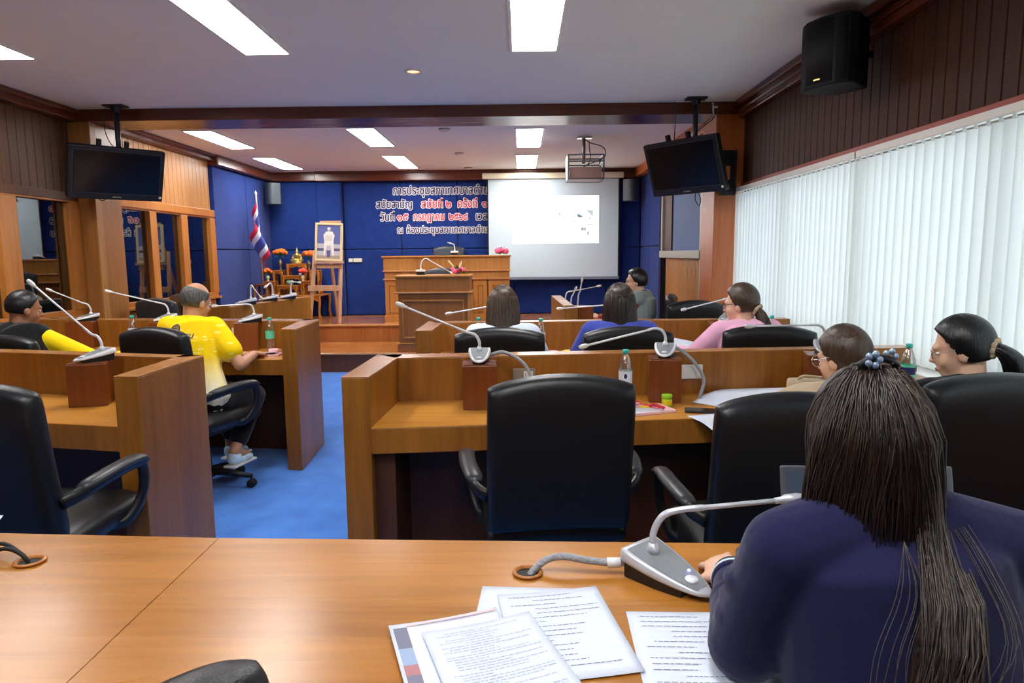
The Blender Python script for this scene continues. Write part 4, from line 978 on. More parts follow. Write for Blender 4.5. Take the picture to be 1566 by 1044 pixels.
# near loudspeaker on the right wall
t = thing('loudspeaker', 'large black loudspeaker high on the dark right wall', 'speaker', (1.78, 4.02, 2.555), math.radians(-62), 'wall loudspeakers')
m = MB(); prof = [(-.10, .14), (.10, .14), (.165, -.05), (.155, -.10), (.10, -.135), (0, -.15), (-.10, -.135), (-.155, -.10), (-.165, -.05)]
m.prism(prof, -.185, .185); m.build('cabinet', M['matteblack'], t, .012, 3)
m = MB(); n = 14; vs = []
for i in range(n+1):
    a = -1+2*i/n; vs += [(a*.148, -.152+.045*a*a, -.165), (a*.148, -.152+.045*a*a, .165)]
m.add(vs, [(i*2, i*2+2, i*2+3, i*2+1) for i in range(n)], True); m.build('front_grille', M['matteblack'], t).modifiers.new('thick', 'SOLIDIFY').thickness = .006
MB().box(-.02, .02, -.156, -.150, -.15, -.142).build('badge', M['gold'], t)
MB().tube([(0, .12, 0), (0.06, .22, .02)], .02, 8).build('wall_arm', M['plastic'], t)
t2 = thing('cable', 'thin dark cable running from the ceiling moulding to the right loudspeaker', 'cable', (0,0,0)); MB().tube([(1.93, 4.1, 2.76), (1.90, 4.1, 2.70), (1.84, 4.05, 2.735)], .005, 6).build('cable_strand', M['rubber'], t2)
for x, l, m_ in ((-3.885, 'grey rounded loudspeaker hanging in the left corner above the flag', 'leather2'), (1.73, 'dark loudspeaker in the right corner beside the screen', 'leather2')):
    t = thing('loudspeaker', l, 'speaker', (x, 10.9, 2.44), 0, 'wall loudspeakers')
    m = MB(); pr_ = [(-.125+.25*i/12, -.02-.09*math.sin(math.pi*i/12)) for i in range(13)]+[(.10, .10), (-.10, .10)]
    m.prism(pr_, -.165, .165); m.build('cabinet', plain('grey_speaker', srgb(70, 78, 84), .4), t, .006, 2)
    MB().box(-.012, .012, -.116, -.108, -.15, -.135).build('badge', M['chrome'], t); MB().box(-.03, .03, .09, .34, -.03, .03).build('wall_arm', M['plastic'], t)
# projector in its cage
t = thing('projector', 'projector in a metal cage hanging from the ceiling in front of the screen', 'projector', (.75, 8.12, ZC), 0)
MB().box(-.085, .085, -.05, .05, -.02, -.001).build('ceiling_plate', M['chrome'], t, .003); MB().tube([(-.01, 0, -.01), (-.01, 0, -.30)], .020, 10).build('pole', plain('pole_brown', srgb(110, 92, 88), .4, metal=.3), t)
w, d, z0, z1 = .20, .19, -.49, -.225
m = MB()
for xx in (-w, w):
    for yy in (-d, d): m.box(xx-.009, xx+.009, yy-.009, yy+.009, z0, z1)
for z in (z0, (z0+z1)/2+.06, z1):
    for yy in (-d, d): m.box(-w, w, yy-.007, yy+.007, z-.008, z+.008)
    for xx in (-w, w): m.box(xx-.007, xx+.007, -d, d, z-.008, z+.008)
m.build('cage', plain('cage_metal', srgb(96, 98, 102), .4, metal=.5), t)
MB().box(-w-.004, -w+.004, -d, d, z0, z1).build('cage_side', M['whiteplastic'], t)
MB().box(-w, w, -d, d, z0-.004, z0+.004).build('cage_tray', plain('tray_brown', srgb(150, 118, 108), .4, metal=.2), t)
MB().box(-w+.02, w-.02, -d+.01, -d+.016, z0, z0+.13).build('cage_back', plain('tray_brown2', srgb(168, 132, 122), .45, metal=.2), t)
MB().box(-.165, .165, -.15, .14, z0+.01, z0+.14).build('projector_body', M['whiteplastic'], t, .012, 3)
MB().lathe([(.035, 0), (.04, .02), (.04, .05), (.03, .05)], 16, T=Matrix.Translation((-.06, .135, z0+.075)) @ Matrix.Rotation(-math.pi/2, 4, 'X')).build('lens', M['plastic'], t)
MB().tube(smooth_path([(0, -.03, -.03), (.06, -.03, -.07), (.20, -.05, -.12), (.235, -.08, -.20), (.18, -.12, -.27), (.03, -.19, -.33), (-.03, -.2, -.36)], 30), .006, 6).build('cable', M['rubber'], t)
MB().tube(smooth_path([(.05, -.03, -.06), (.05, -.05, -.14), (.06, -.1, -.25), (.02, -.19, -.34)], 20), .005, 6).build('cable', M['rubber'], t)
MB().tube(smooth_path([(-.03, -.03, -.15), (-.08, -.1, -.22), (-.06, -.18, -.28)], 14), .004, 6).build('cable', M['grey'], t)

# the projector's own beam: spill on the screen around the slide
sp = bpy.data.lights.new('projector_beam', 'SPOT'); sp.energy = 11; sp.spot_size = math.radians(40); sp.spot_blend = 1.0; sp.shadow_soft_size = .03; sp.color = (.88, .96, 1)
so_ = bpy.data.objects.new('projector_beam', sp); COL.objects.link(so_); so_.location = (.69, 8.36, 2.385)
so_.rotation_euler = (Vector((.30, 11.05, 1.85))-so_.location).to_track_quat('-Z', 'Y').to_euler()
# ================================================================== small things on the desks
def bottle(label, u, v, y, lab='label', h=.225, r=.031):
    p = at_y(u, v, y); t = thing('water_bottle', label, 'bottle', (p.x, p.y, TT), 0, 'plastic water bottles'); k = (p.z-TT)/.225 if abs(p.z-TT-.225) < .07 else 1.0
    t.scale = (1, 1, k)
    MB().lathe([(.022, 0), (r-.002, .004), (r, .015), (r-.003, .04), (r-.001, .055), (r-.004, .075), (r, .09), (r, .140), (r-.002, .158), (.024, .180), (.015, .198), (.0125, .204), (.0125, .212)], 24).build('bottle_body', M['pet'], t)
    MB().lathe([(r+.0006, .088), (r+.0006, .138)], 24, cap=False).build('bottle_label', M[lab[:6]], t)
    MB().lathe([(.001, .206), (.0145, .206), (.015, .222), (.013, .2245), (.001, .225)], 20).build('cap', M['teal'], t)
    if lab == 'label':
        m = MB(); m.ell((0, 0, 0), (.008, .001, .010), 12, 8, Matrix.Translation((-.004, -r-.0008, .118))); m.build('printed_mark', M['navyink'], t)
    if lab == 'labelgn':
        MB().lathe([(r+.0010, .098), (r+.0010, .128)], 24, cap=False).build('printed_band', M['navyink'], t)
    return t
bottle('clear water bottle with teal cap and pale label, near the green jar', 957, 534, 3.14)
bottle('clear water bottle with green and navy label by the window blinds', 1391, 525, 3.25, 'labelgn', r=.032)
bottle('clear water bottle with green label beside the red-brown block of the man in yellow', 411.5, 485, 4.98, 'labelg')
bottle('clear water bottle behind the left desk, near the empty chairs by the windows', 201, 482, 5.22)
bottle('clear water bottle with teal cap right of the straight-haired woman', 827, 486.5, 4.72)
bottle('clear water bottle, only its cap showing, left of the straight-haired woman', 731.5, 485, 4.74)
bottle('clear water bottle beside the woman in pink, before the blinds', 1181, 482, 4.72, 'labelg')

def tray_cup(label_t, label_c, x, y, w, d, rz, cup):
    t = thing('tray', label_t, 'tray', (x, y, TT), rz, 'pink snack trays')
    MB().box(-w/2, w/2, -d/2, d/2, 0, .006).box(-w/2, w/2, -d/2, -d/2+.006, .006, .012).box(-w/2, w/2, d/2-.006, d/2, .006, .012).box(-w/2, -w/2+.006, -d/2, d/2, .006, .012).box(w/2-.006, w/2, -d/2, d/2, .006, .012).build('tray_body', M['pink'], t, .002)
    MB().box(-w/2+.03, w/2-.03, -d/2+.03, d/2-.03, .006, .0068).build('tray_liner', M['paper'], t)
    c = thing('cup', label_c, 'cup', (x+cup[0], y+cup[1], TT+.007), 0, 'pink cups')
    MB().lathe([(.030, 0), (.034, .003), (.036, .036), (.0345, .036), (.033, .006), (.001, .005)], 22).build('cup_body', M['pink'], c)
    MB().tube(smooth_path([(.034, 0, .028), (.050, 0, .030), (.050, 0, .012), (.033, 0, .010)], 12), .003, 6).build('handle', M['pink'], c)
    return t, c
tray_cup('pink tray on the middle desk right of the empty centre chair', 'pink lidded tub on the tray beside the empty centre chair', .545, 2.985, .24, .15, .35, (-.075, -.005))
t = thing('lanyard', 'red ribbon lanyard lying on the pink tray by the green jar', 'lanyard', (.545, 3.0, TT+.012))
p = [(-.05, .10, .04), (-.03, .05, .025), (.0, .02, .012), (.05, .0, .008), (.08, -.02, .010), (.06, -.045, .008), (.02, -.03, .012), (.05, -.01, .015), (.085, -.045, .008)]
MB().tube(smooth_path(p, 50), .0045, 6, None, 1.6, .6).build('ribbon', M['redcord'], t); MB().box(-.02, .03, -.02, -.012, .004, .012).build('clip', M['yellow'], t)
tray_cup('pale pink tray in front of the man in yellow', 'pale pink cup on the tray in front of the man in yellow', -1.79, 4.80, .16, .13, 0, (.02, .01))
t = thing('marker_pen', 'black marker pen on the tray in front of the man in yellow', 'pen', (-1.80, 4.745, TT+.018), .3); MB().tube([(-.06, 0, 0), (.02, 0, 0), (.03, 0, 0), (.06, 0, 0)], [.006, .006, .007, .007], 10).build('barrel', M['plastic'], t); MB().tube([(.0605, 0, 0), (.068, 0, 0)], [.006, .003], 8).build('tip', M['redcord'], t)
tray_cup('pale pink tray between the straight-haired woman and the woman in the blue blazer', 'pink cup between the straight-haired woman and the woman in the blue blazer', .245, 4.60, .20, .13, 0, (-.03, .0))
t = thing('snack_packet', 'yellow snack packet beside the pink cup', 'packet', (.325, 4.60, TT+.03)); T = Matrix.Rotation(math.radians(60), 4, 'X'); MB().pillow(.09, .06, .03, .03, 6, 12, None, T).build('pouch', M['yellow'], t, weld=True); MB().box(-.045, .045, -.003, .003, .028, .036, T).build('seal', M['yellow'], t)
t = thing('juice_carton', 'small cream drink carton beside the yellow packet', 'carton', (.40, 4.62, TT)); MB().box(-.02, .02, -.016, .016, 0, .075).build('carton_body', M['cream'], t, .003); MB().tube([(.008, 0, .07), (.012, -.005, .11)], .002, 6).build('straw', M['whiteplastic'], t)
t = thing('saucer', 'pale pink saucer right of the woman in the blue blazer', 'saucer', (1.03, 4.66, TT)); MB().lathe([(.02, 0), (.04, .004), (.065, .014), (.062, .014), (.03, .006), (.001, .006)], 22).build('dish', M['pink'], t); MB().lathe([(.02, .0055), (.021, .008), (.019, .0055)], 16, cap=False).build('foot_ring', M['pink'], t)
t = thing('balm_jar', 'small green and yellow lidded jar on the middle desk before the red-brown block', 'jar', (.667, 3.085, TT)); MB().lathe([(.022, 0), (.0235, .003), (.0235, .032), (.021, .036), (.001, .036)], 22).build('jar_body', plain('jar_green', srgb(190, 220, 50), .3), t); MB().lathe([(.001, .036), (.0245, .036), (.0245, .052), (.022, .055), (.001, .055)], 22).build('lid', M['green'], t); MB().lathe([(.0240, .010), (.0240, .028)], 22, cap=False).build('jar_label', M['yellow'], t)
def phone(label, x, y, rz):
    t = thing('mobile_phone', label, 'phone', (x, y, TT), rz, 'mobile phones'); MB().box(-.037, .037, -.077, .077, 0, .009).build('case', M['plastic'], t, .004, 3); MB().box(-.034, .034, -.072, .072, .009, .0096).build('screen', M['screen_off'], t); return t
phone('black mobile phone on the middle desk, half under the next chair back', .80, 2.965, 1.35)
phone('black mobile phone in front of the man in yellow beside the tray', -1.93, 4.83, 1.1)
# papers
def sheet(label, x, y, rz, w=.21, h=.297, curl=0.0, z=TT+.001, lines=0, seed=1, name='paper_sheet', group='loose paper sheets', slope=0.0, dz=None):
    t = thing(name, label, 'paper', (x, y, z), rz, group); m = MB()
    f = dz or (lambda u, v: curl*(u-.5)**2*4+curl*.7*v*v)
    m.grid(lambda u, v: ((u-.5)*w, (v-.5)*h, f(u, v)), 12, 12); o = m.build('page', M['paper'], t); o.modifiers.new('thick', 'SOLIDIFY').thickness = .0006
    if lines:
        rd = random.Random(seed); m = MB()
        for k in range(lines):
            v = .93-.86*k/lines; u0 = .10+rd.choice((0, 0, .06, .22)); u1 = min(.92, u0+rd.uniform(.25, .85)); q = u0
            while q < u1:
                e = min(u1, q+rd.uniform(.02, .07)); hh = .0016
                m.add([((a-.5)*w, (v-.5)*h+b, f(a, v)+.0012) for a, b in ((q, 0), (e, 0), (e, hh), (q, hh))], [(0, 1, 2, 3)]); q = e+.012
        m.build('handwriting' if lines < 22 else 'print', M['inklight'] if lines > 22 else M['ink'], t)
    return t
def at_tab(u, v): return at_z(u, v, TT)
# the stack on the front table: an under sheet, a printed colour page, a text page
a, b = at_tab(806, 905), at_tab(712, 912)
sheet('plain white sheet at the back of the paper stack on the front table', .01, 1.215, -.06, .21, .30, 0, TT+.001)
sheet('white sheet lying askew at the right of the paper stack on the front table', .075, 1.195, .17, .21, .297, .002, TT+.0035, 16, 3)
t = sheet('page with a colour photograph strip along its left edge, in the front table stack', -.105, 1.09, .33, .21, .297, .004, TT+.006)
m = MB(); z = .0075
def strip(mi, v0, v1): m.cur = mi; m.add([((u-.5)*.21, (v-.5)*.297, z+.004*(u-.5)**2*4+.0028*v*v) for u, v in ((.03, v0), (.15, v0), (.15, v1), (.03, v1))], [(0, 1, 2, 3)])
z = .0009
for k, (mi, v0, v1) in enumerate(((0, .72, .95), (1, .55, .72), (2, .45, .55), (0, .30, .45), (3, .14, .30), (4, .02, .14))): strip(mi, v0, v1)
m.cur = 5; m.add([((u-.5)*.21, (v-.5)*.297, .0009+.004*(u-.5)**2*4+.0028*v*v) for u, v in ((.15, .955), (.97, .955), (.97, .975), (.15, .975))], [(0, 1, 2, 3)])
m.build('colour_photograph', [plain('ph_grey', srgb(120, 120, 140), .7), plain('ph_blue', srgb(150, 170, 200), .7), plain('ph_red', srgb(176, 120, 124), .7), plain('ph_green', srgb(150, 176, 120), .7), plain('ph_teal', srgb(60, 176, 196), .7), plain('ph_pink', srgb(240, 196, 196), .7)], t)
sheet('top page of printed text on the front table stack', -.035, 1.065, .36, .21, .297, .004, TT+.010, 34, 5)
sheet('handwritten page partly under the long-haired woman\'s arm on the front table', .315, 1.115, -.03, .235, .297, .0, TT+.001, 15, 8)
t = thing('sticky_tag', 'small bright blue tag on the handwritten page', 'tag', (.375, 1.06, TT+.003)); MB().box(-.012, .012, -.010, .010, 0, .006).build('tag_body', plain('bright_blue', srgb(40, 110, 220), .4), t, .002); MB().box(-.004, .004, .010, .016, 0, .003).build('tab', plain('bright_blue2', srgb(60, 130, 230), .4), t)
q = at_tab(5, 815)
sheet('white pages at the far left edge of the front table, lower one', q.x-.12, q.y-.06, .45, .21, .297, .0, TT+.002); sheet('white pages at the far left edge of the front table, upper one', q.x-.135, q.y-.075, .52, .21, .297, .012, TT+.005)
# papers on the middle desk
sheet('large white sheet bending over the middle desk beside the bun-haired woman', 1.05, 3.20, -.75, .30, .42, 0, TT+.003, dz=lambda u, v: .055*max(0, v-.2)*u+.02*math.sin(v*3))
sheet('folded white papers right of the bent sheet, before the beige bag', 1.19, 3.20, -.3, .21, .20, 0, TT+.004, dz=lambda u, v: .03*u*(1-u)*4*.6)
sheet('white sheet hanging over the edge of the middle desk beside the second chair', .815, 2.80, .3, .15, .22, 0, TT+.002, dz=lambda u, v: -.05*max(0, .55-v)**1.5 if v < .55 else 0)
sheet('white sheet held up by the woman in pink', 1.10, 4.58, -.5, .22, .30, 0, TT+.002, dz=lambda u, v: .13*max(0, v-.25)**1.4*1.2*(1-.3*u))
sheet('white sheet lying flat before the woman in pink', .93, 4.60, .2, .25, .20, 0, TT+.002)
sheet('white papers under the microphone on the left, before the man in the black vest', -2.75, 4.98, .2, .30, .21, .004, TT+.002); sheet('white papers before the man in yellow', -1.98, 4.70, -.2, .21, .22, .012, TT+.002); sheet('small white slip left of the man in yellow', -2.50, 4.90, .1, .16, .2, .004, TT+.002)
sheet('pale sheets spread along the right side desk, the nearer', .78, 6.95, 1.45, .21, .30, .002, TT+.002); sheet('pale sheets spread along the right side desk, the farther', .72, 7.35, 1.6, .21, .30, .004, TT+.003)
t = thing('notebook', 'dark blue book with pale pages left of the straight-haired woman\'s chair', 'book', (-.435, 4.62, TT), .4); MB().box(-.05, .05, -.07, .07, .003, .022).build('pages', M['paper'], t); MB().box(-.053, .053, -.073, .073, .022, .026).box(-.053, .053, -.073, .073, 0, .003).box(-.053, -.050, -.073, .073, 0, .026).build('cover', M['navyink'], t, .001, 1)
t = thing('pen', 'white pen lying on the dark blue book', 'pen', (-.43, 4.60, TT+.0305), .9); MB().tube([(-.06, 0, 0), (.05, 0, 0), (.065, 0, 0)], [.004, .004, .001], 8).build('barrel', M['whiteplastic'], t); MB().box(-.06, -.03, -.001, .001, .004, .006).build('clip', M['whiteplastic'], t)
# beige bag
t = thing('handbag', 'beige soft handbag on the middle desk in front of the bun-haired woman', 'bag', (1.345, 3.10, TT+.06), -.3)
MB().pillow(.24, .12, .10, .05, 5, 18, None, Matrix.Identity(4)).build('bag_body', M['beige'], t, weld=True); MB().tube(smooth_path([(-.08, -.02, .05), (-.05, -.03, .075), (.03, -.03, .07), (.08, -.02, .05)], 16), .006, 8).build('strap', M['beige'], t)
# laptop
t = thing('laptop', 'grey open laptop on the front table half hidden by the long-haired woman', 'laptop', (.735, 1.37, TT), -.04)
MB().box(-.18, .18, -.24, 0, .0, .018).build('keyboard_base', plain('laptop_grey', srgb(74, 78, 84), .4, metal=.3), t, .005, 2)
MB().box(-.155, .155, -.12, -.02, .018, .0195).build('keys', M['plastic'], t)
T = Matrix.Translation((0, .0, .014)) @ Matrix.Rotation(math.radians(-14), 4, 'X')
ld = MB().box(-.18, .18, 0, .010, 0, .235, T).build('lid', plain('laptop_grey2', srgb(96, 100, 106), .4, metal=.3), t, .004, 2)
MB().box(-.168, .168, -.0015, .001, .016, .225, T).build('display', plain('laptop_display', srgb(40, 44, 54), .3, emis=srgb(70, 80, 96), es=.35), ld)
MB().box(.118, .158, -.003, -.0015, .075, .165, T).build('white_window', plain('laptop_window', (0,0,0,1), .5, emis=srgb(226, 236, 250), es=.8), ld); MB().box(.118, .158, -.0032, -.003, .145, .152, T).build('title_bar', plain('laptop_bar', (0,0,0,1), .5, emis=srgb(120, 160, 220), es=.7), ld)
m = MB(); rd = random.Random(2)
for k in range(6): m.box(.120+.006*k, .123+.006*k, -.003, -.0015, .2, .203, T)
m.build('icons', M['whiteplastic'], ld)
t = thing('mobile_phone', 'dark phone under the long-haired woman\'s hand', 'phone', (.445, 1.335, TT), .5); MB().box(-.036, .036, -.075, .075, 0, .009).build('case', M['chrome'], t, .004, 3); MB().box(-.034, .034, -.072, .072, .009, .0098).build('screen', M['screen_off'], t)
# ================================================================== people
def ss(a, b, x): t = max(0, min(1, (x-a)/(b-a))); return t*t*(3-2*t)
def head_blobs(m, H):
    for c, r in (((0,-.012,.025), (.074,.092,.095)), ((0,.026,-.03), (.060,.066,.082)), ((0,.050,-.086), (.036,.036,.028)), ((0,.076,.022), (.046,.020,.014)),
                 ((-.036,.050,-.035), (.026,.030,.030)), ((.036,.050,-.035), (.026,.030,.030)), ((-.076,-.004,-.018), (.010,.020,.031)), ((.076,-.004,-.018), (.010,.020,.031)),
                 ((0,.086,-.063), (.022,.012,.009)), ((0,.104,-.028), (.013,.013,.011))):
        m.ell(c, r, 18, 12, H)
    a, b = H @ Vector((0,.092,.006)), H @ Vector((0,.105,-.026)); m.capsule(a, b, .008, .011, 10)
def hand_blobs(m, wrist, d, n, curl, side, k=1.0):
    d = Vector(d).normalized(); n = Vector(n); n = (n-d*n.dot(d)).normalized(); s = d.cross(n); w = Vector(wrist)
    B = Matrix(((s.x, d.x, n.x, w.x), (s.y, d.y, n.y, w.y), (s.z, d.z, n.z, w.z), (0,0,0,1)))
    m.ell((0, .045*k, 0), (.041*k, .052*k, .0155*k), 16, 10, B)
    for i, (x, L) in enumerate(((-.030, .068), (-.010, .080), (.010, .076), (.029, .060))):
        x *= side; p = Vector((x, .082*k, 0)); a = curl*.35; sp = x*.9
        for j, q in enumerate((.46, .32, .26)):
            e = p+Vector((math.sin(sp)*math.cos(a), math.cos(sp)*math.cos(a), -math.sin(a)))*L*k*q
            m.capsule(B @ p, B @ e, (.0092-.001*j)*k, (.0085-.001*j)*k, 8); p = e; a += curl*.55
    p = Vector((-.034*side, .022*k, -.004)); e = p+Vector((-.022*side, .030*k, -.008)); f = e+Vector((-.006*side, .030*k, -.012))
    m.capsule(B @ p, B @ e, .0125*k, .0105*k, 8); m.capsule(B @ e, B @ f, .0105*k, .0085*k, 8)
def human(name, label, loc, rz, head_c, hrot=(0,0,0), seat=.50, arms=None, skin='skin', top='whitecloth', sleeve='long', bottom='blackcloth', vox=.009, k=1.0, vest=None, collar=None, legs=None, shoe='plastic', shirt_pad=.014, hip=(0,-.06)):
    """head_c in world; everything else local to the person (facing +Y)"""
    t = thing(name, label, 'person', (loc[0], loc[1], 0), math.radians(rz))
    Wi = (Matrix.Translation((loc[0], loc[1], 0)) @ Matrix.Rotation(math.radians(rz), 4, 'Z')).inverted()
    hc = Wi @ Vector(head_c); HR = Euler([math.radians(q) for q in (-hrot[1], hrot[2], hrot[0])], 'XYZ').to_matrix().to_4x4()
    HR = Matrix.Rotation(math.radians(hrot[0]), 4, 'Z') @ Matrix.Rotation(math.radians(-hrot[1]), 4, 'X') @ Matrix.Rotation(math.radians(hrot[2]), 4, 'Y')
    H = Matrix.Translation(hc) @ HR @ Matrix.Scale(k, 4)
    nb = hc+Matrix.Rotation(math.radians(hrot[0]*.3), 4, 'Z') @ Vector((0, -.045, -.135))*k; pel = Vector((hip[0], hip[1], seat+.07)); up = (nb-pel)
    waist = pel+up*.33+Vector((0,-.02,0)); chest = pel+up*.66+Vector((0,-.035,0)); upc = pel+up*.88+Vector((0,-.018,0))
    lat = Vector((1, 0, 0)); shz = nb+Vector((0, -.01, -.030*k))
    sh = [shz-lat*.168*k, shz+lat*.168*k]
    arms = arms or [((-.26, .12, seat+.27), (-.18, .36, .80)), ((.26, .12, seat+.27), (.18, .36, .80))]
    AR = []
    for sd, (el, wr) in enumerate(arms): AR.append((sh[sd], Vector(el), Vector(wr)))
    legs = legs or [((-.11, .36, seat+.05), (-.11, .40, .09)), ((.11, .36, seat+.05), (.11, .40, .09))]
    m = MB(); tor = [pel-Vector((0,0,.05)), pel, waist, chest, upc, nb-Vector((0,0,.02)), nb+Vector((0,0,.03))]
    m.tube(tor, [.15, .165, .140, .158, .150, .075, .052], 18, None, 1, .66, up=(0,1,0))
    m.capsule(nb, H @ Vector((0,-.018,-.05)), .056*k, .054*k, 14); head_blobs(m, H)
    for sd, (s, e, w) in enumerate(AR):
        m.capsule(nb+Vector((0,0,-.02)), s, .05, .052); m.capsule(s, e, .048, .038); m.capsule(e, w, .040, .027)
        hd = (w-e).normalized(); hand_blobs(m, w+hd*.01, hd+Vector((0,0,-.15)), (0, 0, 1), .8, 1 if sd == 0 else -1)
    for sd, (kn, an) in enumerate(legs):
        hp = pel+Vector((-.09 if sd == 0 else .09, .02, -.02)); m.capsule(hp, kn, .082, .058); m.capsule(kn, an, .056, .036); m.capsule(an, Vector(an)+Vector((0, .13, -.045)), .034, .026)
    remesh(m.build('body', M[skin], t), vox, 3)
    # clothing
    m = MB(); P = shirt_pad
    m.tube(tor[:-1], [.155+P, .168+P, .150+P, .165+P, .174+P, .088+P], 18, None, 1, .68, up=(0,1,0))
    for sd, (s, e, w) in enumerate(AR):
        m.capsule(nb+Vector((0,0,-.030)), s, .040+P, .050+P)
        if not vest: m.capsule(upc+lat*(-.06 if sd == 0 else .06), s+(upc-s)*.12, .092+P, .060+P)
        if sleeve == 'long': m.capsule(s, e, .054+P, .046+P); m.capsule(e, e.lerp(w, .88), .046+P, .032+P)
        elif sleeve == 'short': m.capsule(s, s.lerp(e, .62), .056+P, .056+P)
    remesh(m.build('shirt', M[top], t), vox, 8)
    if vest:
        m = MB(); P2 = P+.012; m.tube(tor[:-1], [.155+P2, .170+P2, .152+P2, .167+P2, .177+P2, .088+P2], 18, None, 1, .70, up=(0,1,0))
        for s in sh: m.capsule(nb+Vector((0,0,-.032)), nb.lerp(s, .98), .042+P2, .056+P2); m.capsule(upc+lat*(.06 if (s-nb).x > 0 else -.06), upc.lerp(s, .72), .095+P2, .066+P2)
        remesh(m.build('vest', M[vest], t), vox, 3)
    if collar:
        MB().tube([nb+Vector((.066*math.cos(a), .058*math.sin(a)+.004, .022+.010*math.sin(a+math.pi))) for a in [2*math.pi*i/20 for i in range(21)]], .016, 8, None, .7, 1.5).build('collar', M[collar], t)
    m = MB(); m.ell(pel-Vector((0,0,.02)), (.18, .13, .10))
    for sd, (kn, an) in enumerate(legs):
        hp = pel+Vector((-.09 if sd == 0 else .09, .02, -.02)); m.capsule(hp, kn, .098, .075); m.capsule(kn, Vector(kn).lerp(Vector(an), .74), .074, .062)
    remesh(m.build('trousers', M[bottom], t), vox+.001, 3)
    for sd, (kn, an) in enumerate(legs):
        a = Vector(an); m = MB(); m.ell(a+Vector((0, .0, -.035)), (.042, .055, .05)); m.ell(a+Vector((0, .09, -.058)), (.046, .085, .030)); so = remesh(m.build('shoe', M[shoe], t), .008, 2)
        m = MB(); m.box(a.x-.046, a.x+.046, a.y-.06, a.y+.175, a.z-.09, a.z-.072); m.build('sole', M['whiteplastic'] if shoe != 'plastic' else M['rubber'], so, .01)
    for s in (-1, 1):
        e = MB().ell((s*.031, .076, .001), (.012, .008, .006), 10, 8, H).build('eye', M['eye'], t); MB().ell((s*.031, .0826, .001), (.0055, .0025, .0052), 10, 6, H).build('iris', M['hair_black'], e)
    MB().ell((0, .096, -.060), (.019, .004, .0035), 12, 6, H).ell((0, .095, -.067), (.016, .004, .004), 12, 6, H).build('mouth', M['lip'], t)
    return t, H, nb, AR
def hair_cap(t, H, mat, pad=.010, bald=0.0, low=-.75, front=.60, vol=0.0):
    def fn(d):
        x, y, z = d; hl = low+(front-low)*ss(-.12, .90, y); c = ss(hl-.10, hl+.10, z)
        if bald: c *= 1-bald*ss(.44, .70, z+.05*y)
        r = .84+c*(.16+pad/.085)+vol*c*max(0, z)*.05
        return r*(1+.006*math.sin(40*math.atan2(x, y))*c)
    return MB().ell((0, -.012, .022), (.076, .094, .097), 48, 32, H, fn).build('hair', M[mat], t)
def strands(paths, r0, r1, n=14, sides=4):
    m = MB()
    for p in paths:
        q = smooth_path(p, n); k = len(q)
        m.tube(q, [r0*(.35+.65*min(1, (i+1)/3))*(1-i/(k-1))+r1*(i/(k-1)) for i in range(k)], sides)
    return m
def drape(t, hc, pts, ws, sy, mat, nstr=150, seed=1, jag=.03, rs=.0028):
    """long hair hanging behind the head: an under-mass and many locks over it"""
    P = [hc+Vector(p) for p in pts]
    h = MB().tube(smooth_path(P, 20), list(np.interp(np.linspace(0, len(ws)-1, 21), range(len(ws)), ws)), 24, None, 1, sy, up=(0,1,0)).build('hair_mass', M[mat], t)
    rd = random.Random(seed); paths = []
    for k in range(nstr):
        a = rd.uniform(-1.15, 1.15)*math.pi*.5+math.pi; # around the back
        st = rd.uniform(0, .25); L = []
        for i in range(6):
            f = min(1, st+(1-st)*i/5+ (rd.uniform(-jag, jag) if i == 5 else 0)); f = max(0, f)
            c = Vector([np.interp(f*(len(pts)-1), range(len(pts)), [p[j] for p in P]) for j in range(3)]); w = np.interp(f*(len(ws)-1), range(len(ws)), ws)
            aa = a+rd.uniform(-.03, .03); L.append(c+Vector((math.sin(aa)*w*1.02, math.cos(aa)*w*sy*1.06, rd.uniform(-.02, .0) if i == 5 else 0)))
        paths.append(L)
    strands(paths, rs, rs*.5, 10).build('hair_locks', M[mat], h)
    return h
def ponytail(t, pts, rs, mat, band=None, nstr=60, seed=1, flat=.8):
    q = smooth_path(pts, 18); rr = list(np.interp(np.linspace(0, len(rs)-1, 19), range(len(rs)), rs))
    o = MB().tube(q, rr, 16, None, 1, flat).build('ponytail', M[mat], t); rd = random.Random(seed); paths = []
    for k in range(nstr):
        a = rd.uniform(0, 6.28); L = []
        for i in range(0, 19, 3):
            p = q[i]; L.append(p+Vector((math.cos(a)*rr[i]*.98, math.sin(a)*rr[i]*.9, rd.uniform(-.006, .006))))
        L[-1] = L[-1]+Vector((0, 0, -rd.uniform(0, .02))); paths.append(L)
    strands(paths, .0026, .001, 10).build('hair_locks', M[mat], o)
    if band:
        c = q[1]; d = (q[2]-q[0]).normalized(); u = d.orthogonal().normalized(); v = d.cross(u)
        MB().tube([c+(u*math.cos(a)+v*math.sin(a))*(rr[1]*.95+.006+.003*math.sin(9*a)) for a in [2*math.pi*i/36 for i in range(37)]], .010, 8).build('hair_tie', M[band], t)
    return o
